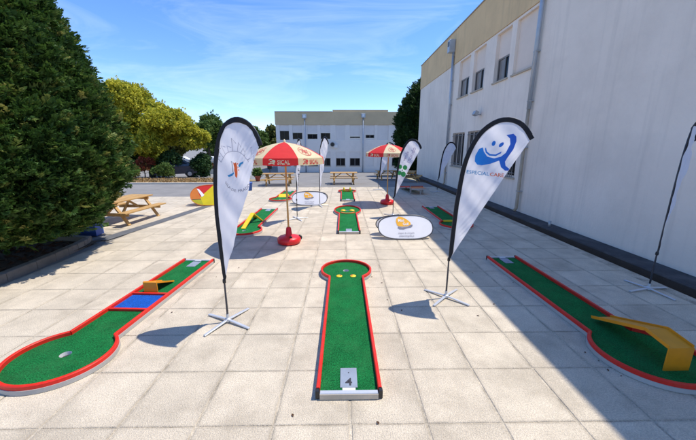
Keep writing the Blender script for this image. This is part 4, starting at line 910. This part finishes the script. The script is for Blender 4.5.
def broadleaf(label, loc, lobes, n, leaf, m, seed, th=2.5, r=0.2, name='broadleaf_tree', group=None, tall=None, bias=0.0):
    t = thing(name, label, 'tree' if 'tree' in name else 'shrub', loc, 0, group); g = np.random.default_rng(seed)
    lob = np.array(lobes); wts = lob[:, 3] ** 2; pick = g.choice(len(lob), n, p=wts / wts.sum())
    d = g.normal(0, 1, (n, 3)); d /= np.linalg.norm(d, axis=1, keepdims=True); d[:, 2] = np.where(d[:, 2] < -0.55, -d[:, 2] * 0.5, d[:, 2])
    sh = 1 - g.normal(0.06, 0.17, n); wob = 1 + 0.10 * np.sin(5 * d[:, 0] + pick) * np.sin(4.3 * d[:, 2] + 2 * pick) + 0.06 * np.sin(11 * d[:, 1] + 9 * d[:, 2])
    C = lob[pick, :3] + d * (lob[pick, 3] * sh * wob)[:, None] * np.array([1, 1, 0.9])
    D = d + g.normal(0, 0.5, (n, 3)); U = g.normal(0, 1, (n, 3)); size = leaf * g.uniform(0.6, 1.3, n)
    top = np.clip((C[:, 2] - C[:, 2].min()) / (np.ptp(C[:, 2]) + 1e-6), 0, 1)
    rnd = np.clip(0.45 + bias + 0.12 * np.sin(2.1 * C[:, 0] + pick) + g.normal(0, 0.2, n), 0, 1)
    foliage('crown', C, D, U, size, LEAF, m, rnd, t)
    trunk('trunk', (0, 0, 0), th, r, t, 5, max(0.3, float(lob[:, 3].max()) * 0.8)); return t
def lobes(cx, cy, cz, rad, n, lr, seed, sz=0.8):
    g = np.random.default_rng(seed); out = []
    for i in range(n):
        d = g.normal(0, 1, 3); d /= np.linalg.norm(d); k = g.uniform(0.45, 1.0); out.append((cx + d[0] * rad * k, cy + d[1] * rad * k, cz + d[2] * rad * k * sz, lr * g.uniform(0.7, 1.25)))
    return out
broadleaf('broad yellow-green blossoming tree with rounded clumps, behind the dry verge', (-16.7, 27.5, gz(27.5)),
          lobes(-0.9, 0, 6.35, 1.65, 16, 0.8, 3) + lobes(2.0, -0.3, 4.25, 1.8, 16, 0.8, 4) + lobes(-1.6, 0.2, 4.2, 2.0, 14, 0.8, 5) + lobes(3.7, 0.0, 3.2, 0.9, 8, 0.6, 6) + lobes(0.6, -0.6, 2.9, 1.9, 14, 0.7, 7), 24000, 0.19, L_YEL, 21, 4.2, 0.26)
G1 = 'trees lining the road beyond the verge'
for i, (x, y, h, rr, m, lab) in enumerate([
        (-21.0, 50, 8.4, 2.7, L_GRN, 'tall green leafy tree beside the yellow-green tree, beyond the road'),
        (-15.2, 56, 6.6, 2.6, L_GRN, 'green leafy tree beyond the road, behind the emblem flag'),
        (-12.4, 60, 6.4, 2.6, L_OLI, 'olive green tree beside the far white building'),
        (-27.5, 52, 6.8, 2.9, L_OLI, 'olive green tree behind the yellow-green tree'),
        (-31, 50, 7.2, 3.2, L_GRN, 'green leafy tree farthest along the road, behind the big conifer'),
        (-27, 38, 6.2, 2.6, L_GRN, 'bushy green tree close behind the yellow-green tree')]):
    broadleaf(lab, (x, y, gz(y)), lobes(0, 0, h * 0.62, rr * 0.8, 12, rr * 0.42, 30 + i, 1.15), 3600, 0.42, m, 40 + i, h * 0.6, 0.22, group=G1)
for i, (x, y, h, rr) in enumerate([(-36, 70, 7, 3.4), (-29, 74, 6.4, 3.2), (-22, 76, 5.6, 3.0), (-16, 78, 6, 3.0), (-44, 66, 7.5, 3.6)]):
    broadleaf('distant green tree in the row closing the view beyond the far road', (x, y, gz(y)), lobes(0, 0, h * 0.55, rr * 0.85, 10, rr * 0.45, 60 + i, 1.0), 1800, 0.62, L_GRN, 70 + i, h * 0.5, 0.22, group='distant row of trees')
SH = 'shrubs on the verge'
def shrub(label, x, y, r, h, m, seed, n=1400, leaf=0.13):
    broadleaf(label, (x, y, gz(y)), lobes(0, 0, h * 0.5, r * 0.7, 7, r * 0.5, seed, h / (2 * r)), n, leaf, m, seed, h * 0.5, 0.05, 'shrub', SH)
shrub('yellow-olive rounded shrub beside the big conifer on the verge', -15.3, 22.2, 0.75, 1.3, L_OLI, 81)
shrub('red flowering shrub under the yellow-green tree', -15.9, 25.2, 0.7, 1.9, L_REDF, 82, 1000)
shrub('dark green low shrub beside the parked dark car', -13.9, 24.2, 0.8, 1.2, L_GRN, 83)
shrub('dark leafy shrub against the trunk of the yellow-green tree', -15.0, 27.0, 1.3, 2.6, L_DRK, 84, 2400, 0.2)
shrub('dark leafy shrub right of the yellow-green tree trunk, over the car', -12.9, 28.3, 1.1, 2.4, L_DRK, 85, 2000, 0.2)
shrub('dense dark shrub left of the yellow-green tree trunk', -18.2, 27.5, 1.5, 2.8, L_DRK, 86, 2400, 0.2)
tag(blades('leaf_litter', 1500, -9, -5.7, 1.0, 6.8, 0.03, M_DEAD), 'dry brown leaf litter on the soil of the planting bed', 'leaf litter', kind='stuff').location.z = 0.04

# ------------------------------------------------------------------ background objects
def car(label, loc, rz, m, L=4.1, Wd=1.7, Hh=1.45):
    t = thing('parked_car', label, 'car', loc, rz, 'parked cars'); s = L / 4.1
    prof = [(-2.02, 0.30), (-2.05, 0.62), (-1.9, 0.86), (-1.0, 0.95), (-0.35, 1.42), (0.95, 1.45), (1.75, 1.02), (2.02, 0.92), (2.05, 0.35)]
    b = MB(); V = []; n = len(prof); ys = [(-Wd / 2, 0.93), (-Wd / 2 + 0.06, 1.0), (Wd / 2 - 0.06, 1.0), (Wd / 2, 0.93)]
    for y, k in ys: V += [(x * s * (0.98 if k < 1 else 1), y * (1 - 0.12 * max(0, (z - 0.95)) / 0.5), z if k == 1 else 0.3 + (z - 0.3) * 0.96) for x, z in prof]
    F = [(i * n + j, i * n + (j + 1) % n, (i + 1) * n + (j + 1) % n, (i + 1) * n + j) for i in range(3) for j in range(n)] + [tuple(range(n)), tuple(range(4 * n - 1, 3 * n - 1, -1))]
    b.add(V, F); b.build('body', m, t)
    for sd in (-1, 1):
        b = MB(); y = sd * (Wd / 2 * 0.955 + 0.012)
        b.add([(-0.85 * s, y, 0.98), (1.45 * s, y, 1.0), (0.9 * s, y * 0.94, 1.34), (-0.3 * s, y * 0.94, 1.34)], [(0, 1, 2, 3)]); b.build('side_window', M_GLASS, t)
        b = MB(); b.lathe([(0.09, -0.03), (0.13, 0.0), (0.09, 0.03)], 10); h = b.build('headlight', M_LAMP, t); h.rotation_euler = (0, R(90), 0); h.location = (-2.03 * s, sd * 0.6, 0.68)
        for x in (-1.25, 1.3):
            b = MB(); b.lathe([(0.27, -0.1), (0.31, -0.07), (0.31, 0.07), (0.27, 0.1)], 18); wl = b.build('wheel', M_BLKP, t, True); wl.rotation_euler = (R(90), 0, 0); wl.location = (x * s, sd * (Wd / 2 - 0.09), 0.31)
            b = MB(); b.lathe([(0.17, -0.108), (0.17, 0.108)], 14); b.build('rim', M_GREYM, wl)
    b = MB(); b.add([(-0.98 * s, -0.66, 0.985), (-0.98 * s, 0.66, 0.985), (-0.38 * s, 0.6, 1.43), (-0.38 * s, -0.6, 1.43)], [(0, 1, 2, 3)]); o = b.build('windscreen', M_GLASS, t); o.location = (-0.02, 0, 0.005)
    b = MB(); b.box((-2.05 * s, 0, 0.42), (0.06, 1.3, 0.16), None, 0.02); b.build('bumper', M_GREYM, t)
    return t
car('dark blue car parked in the shade of the yellow-green tree', (-14.6, 27.3, gz(27.3)), R(30), M_CARD, 3.4)
car('white car parked beside the blue car beyond the low pale wall', (-26.5, 62, -1.07), R(8), M_CARW)
car('blue car parked beyond the low pale wall under the trees', (-21.5, 62, -1.07), R(5), M_CARB)
car('white car parked two places from the blue car, beyond the low pale wall', (-31.5, 61, -1.07), R(5), M_CARW)
# planter with reddish plant
t = thing('planter', 'concrete planter box with a reddish plant beside the road', 'planter', (-15.3, 36.5, gz(36.5)))
b = MB(); b.box((0, 0, 0.3), (1.4, 0.7, 0.6), None, 0.03); b.build('box', M_PALE, t)
g = np.random.default_rng(91); n = 300
foliage('plant', np.stack([g.uniform(-0.6, 0.6, n), g.uniform(-0.25, 0.25, n), g.uniform(0.6, 1.1, n)], 1), g.normal(0, 1, (n, 3)) + np.array([0, 0, 0.6]), g.normal(0, 1, (n, 3)), np.full(n, 0.22), LEAF, L_REDF, g.random(n), t)
# potted plant near umbrella
t = thing('potted_plant', 'green leafy plant in a red clay pot behind the emblem flag', 'potted plant', (-5.75, 21.0, gz(21.0)))
b = MB(); b.lathe([(0.13, 0), (0.19, 0.3), (0.21, 0.3), (0.21, 0.36), (0.17, 0.36)], 16); b.build('pot', M_TERR, t, True)
n = 160; foliage('leaves', np.stack([g.normal(0, 0.10, n), g.normal(0, 0.10, n), g.uniform(0.38, 0.75, n)], 1), g.normal(0, 0.6, (n, 3)) + np.array([0, 0, 1.0]), g.normal(0, 1, (n, 3)), np.full(n, 0.2), LEAF, L_GRN, g.random(n), t)
# black litter bin on post
t = thing('litter_bin', 'black litter bin on a post before the far white building', 'bin', (-8.3, 35.5, gz(35.5)))
b = MB(); b.tube([(0, 0, 0), (0, 0, 0.9)], 0.05, 8); b.build('post', M_POLE, t)
b = MB(); b.lathe([(0.26, 0.55), (0.3, 1.3), (0.3, 1.34), (0.24, 1.4)], 14); b.build('drum', M_BLKP, t, True)
# blue bin by the flag
t = thing('blue_bin', 'small blue plastic bin on the paving behind the emblem flag', 'bin', (-4.72, 15.6, 0))
b = MB(); b.lathe([(0.12, 0.0), (0.15, 0.34), (0.165, 0.35), (0.165, 0.38)], 14); b.build('body', M_BLUEP, t, True)
b = MB(); b.lathe([(0.17, 0.382), (0.15, 0.41), (0.03, 0.43)], 14); b.build('lid', M_BLUEP, t, True)
# blue crates under the conifer
for x, y, rz, lab in ((-6.30, 7.55, 0.12, 'blue plastic crate standing beyond the kerb end under the conifer skirt'), (-7.55, 7.75, -0.05, 'blue plastic crate half hidden under the conifer, deeper in the shade')):
    t = thing('crate', lab, 'crate', (x, y, 0), rz, 'blue crates under the conifer')
    b = MB()
    for s in (-1, 1):
        b.box((s * 0.19, 0, 0.15), (0.016, 0.30, 0.30)); b.box((0, s * 0.142, 0.15), (0.364, 0.016, 0.30))
    b.box((0, 0, 0.012), (0.364, 0.268, 0.02)); b.build('shell', M_BLUEP, t)
    b = MB(); b.box((-0.20, 0, 0.15), (0.01, 0.06, 0.3)); b.build('dark_strap', M_BLKP, t)
# dry leaves on the paving
lf = MB(); lf.add([(-0.022, 0, 0.004), (0, 0.012, 0.010), (0.024, 0.002, 0.005), (0.002, -0.013, 0.009), (0, 0, 0.004)], [(0, 4, 1), (1, 4, 2), (2, 4, 3), (3, 4, 0)])
l0 = lf.build('dry_leaf', M_DEAD); tag(l0, 'small dark dry leaf lying on the pale paving', 'leaf', 'dry leaves on the paving')
spots = [(0.62, 4.62), (0.63, 4.05), (0.78, 3.75), (2.58, 2.85), (2.62, 2.72), (2.60, 2.58), (2.66, 2.5), (2.45, 4.35), (-2.15, 4.9), (-2.28, 3.75), (0.48, 4.86), (-0.50, 4.86), (2.25, 5.0), (2.1, 3.9), (-0.42, 2.1), (0.27, 2.02), (2.75, 4.6), (1.75, 3.6), (-1.9, 5.3), (3.9, 6.2)]
for i, (x, y) in enumerate(spots):
    o = l0 if i == 0 else l0.copy()
    if i: COL.objects.link(o)
    s = random.uniform(0.5, 0.95); o.location = (x, y, 0.001); o.rotation_euler = (0, 0, random.uniform(0, 6)); o.scale = (s, s, s)
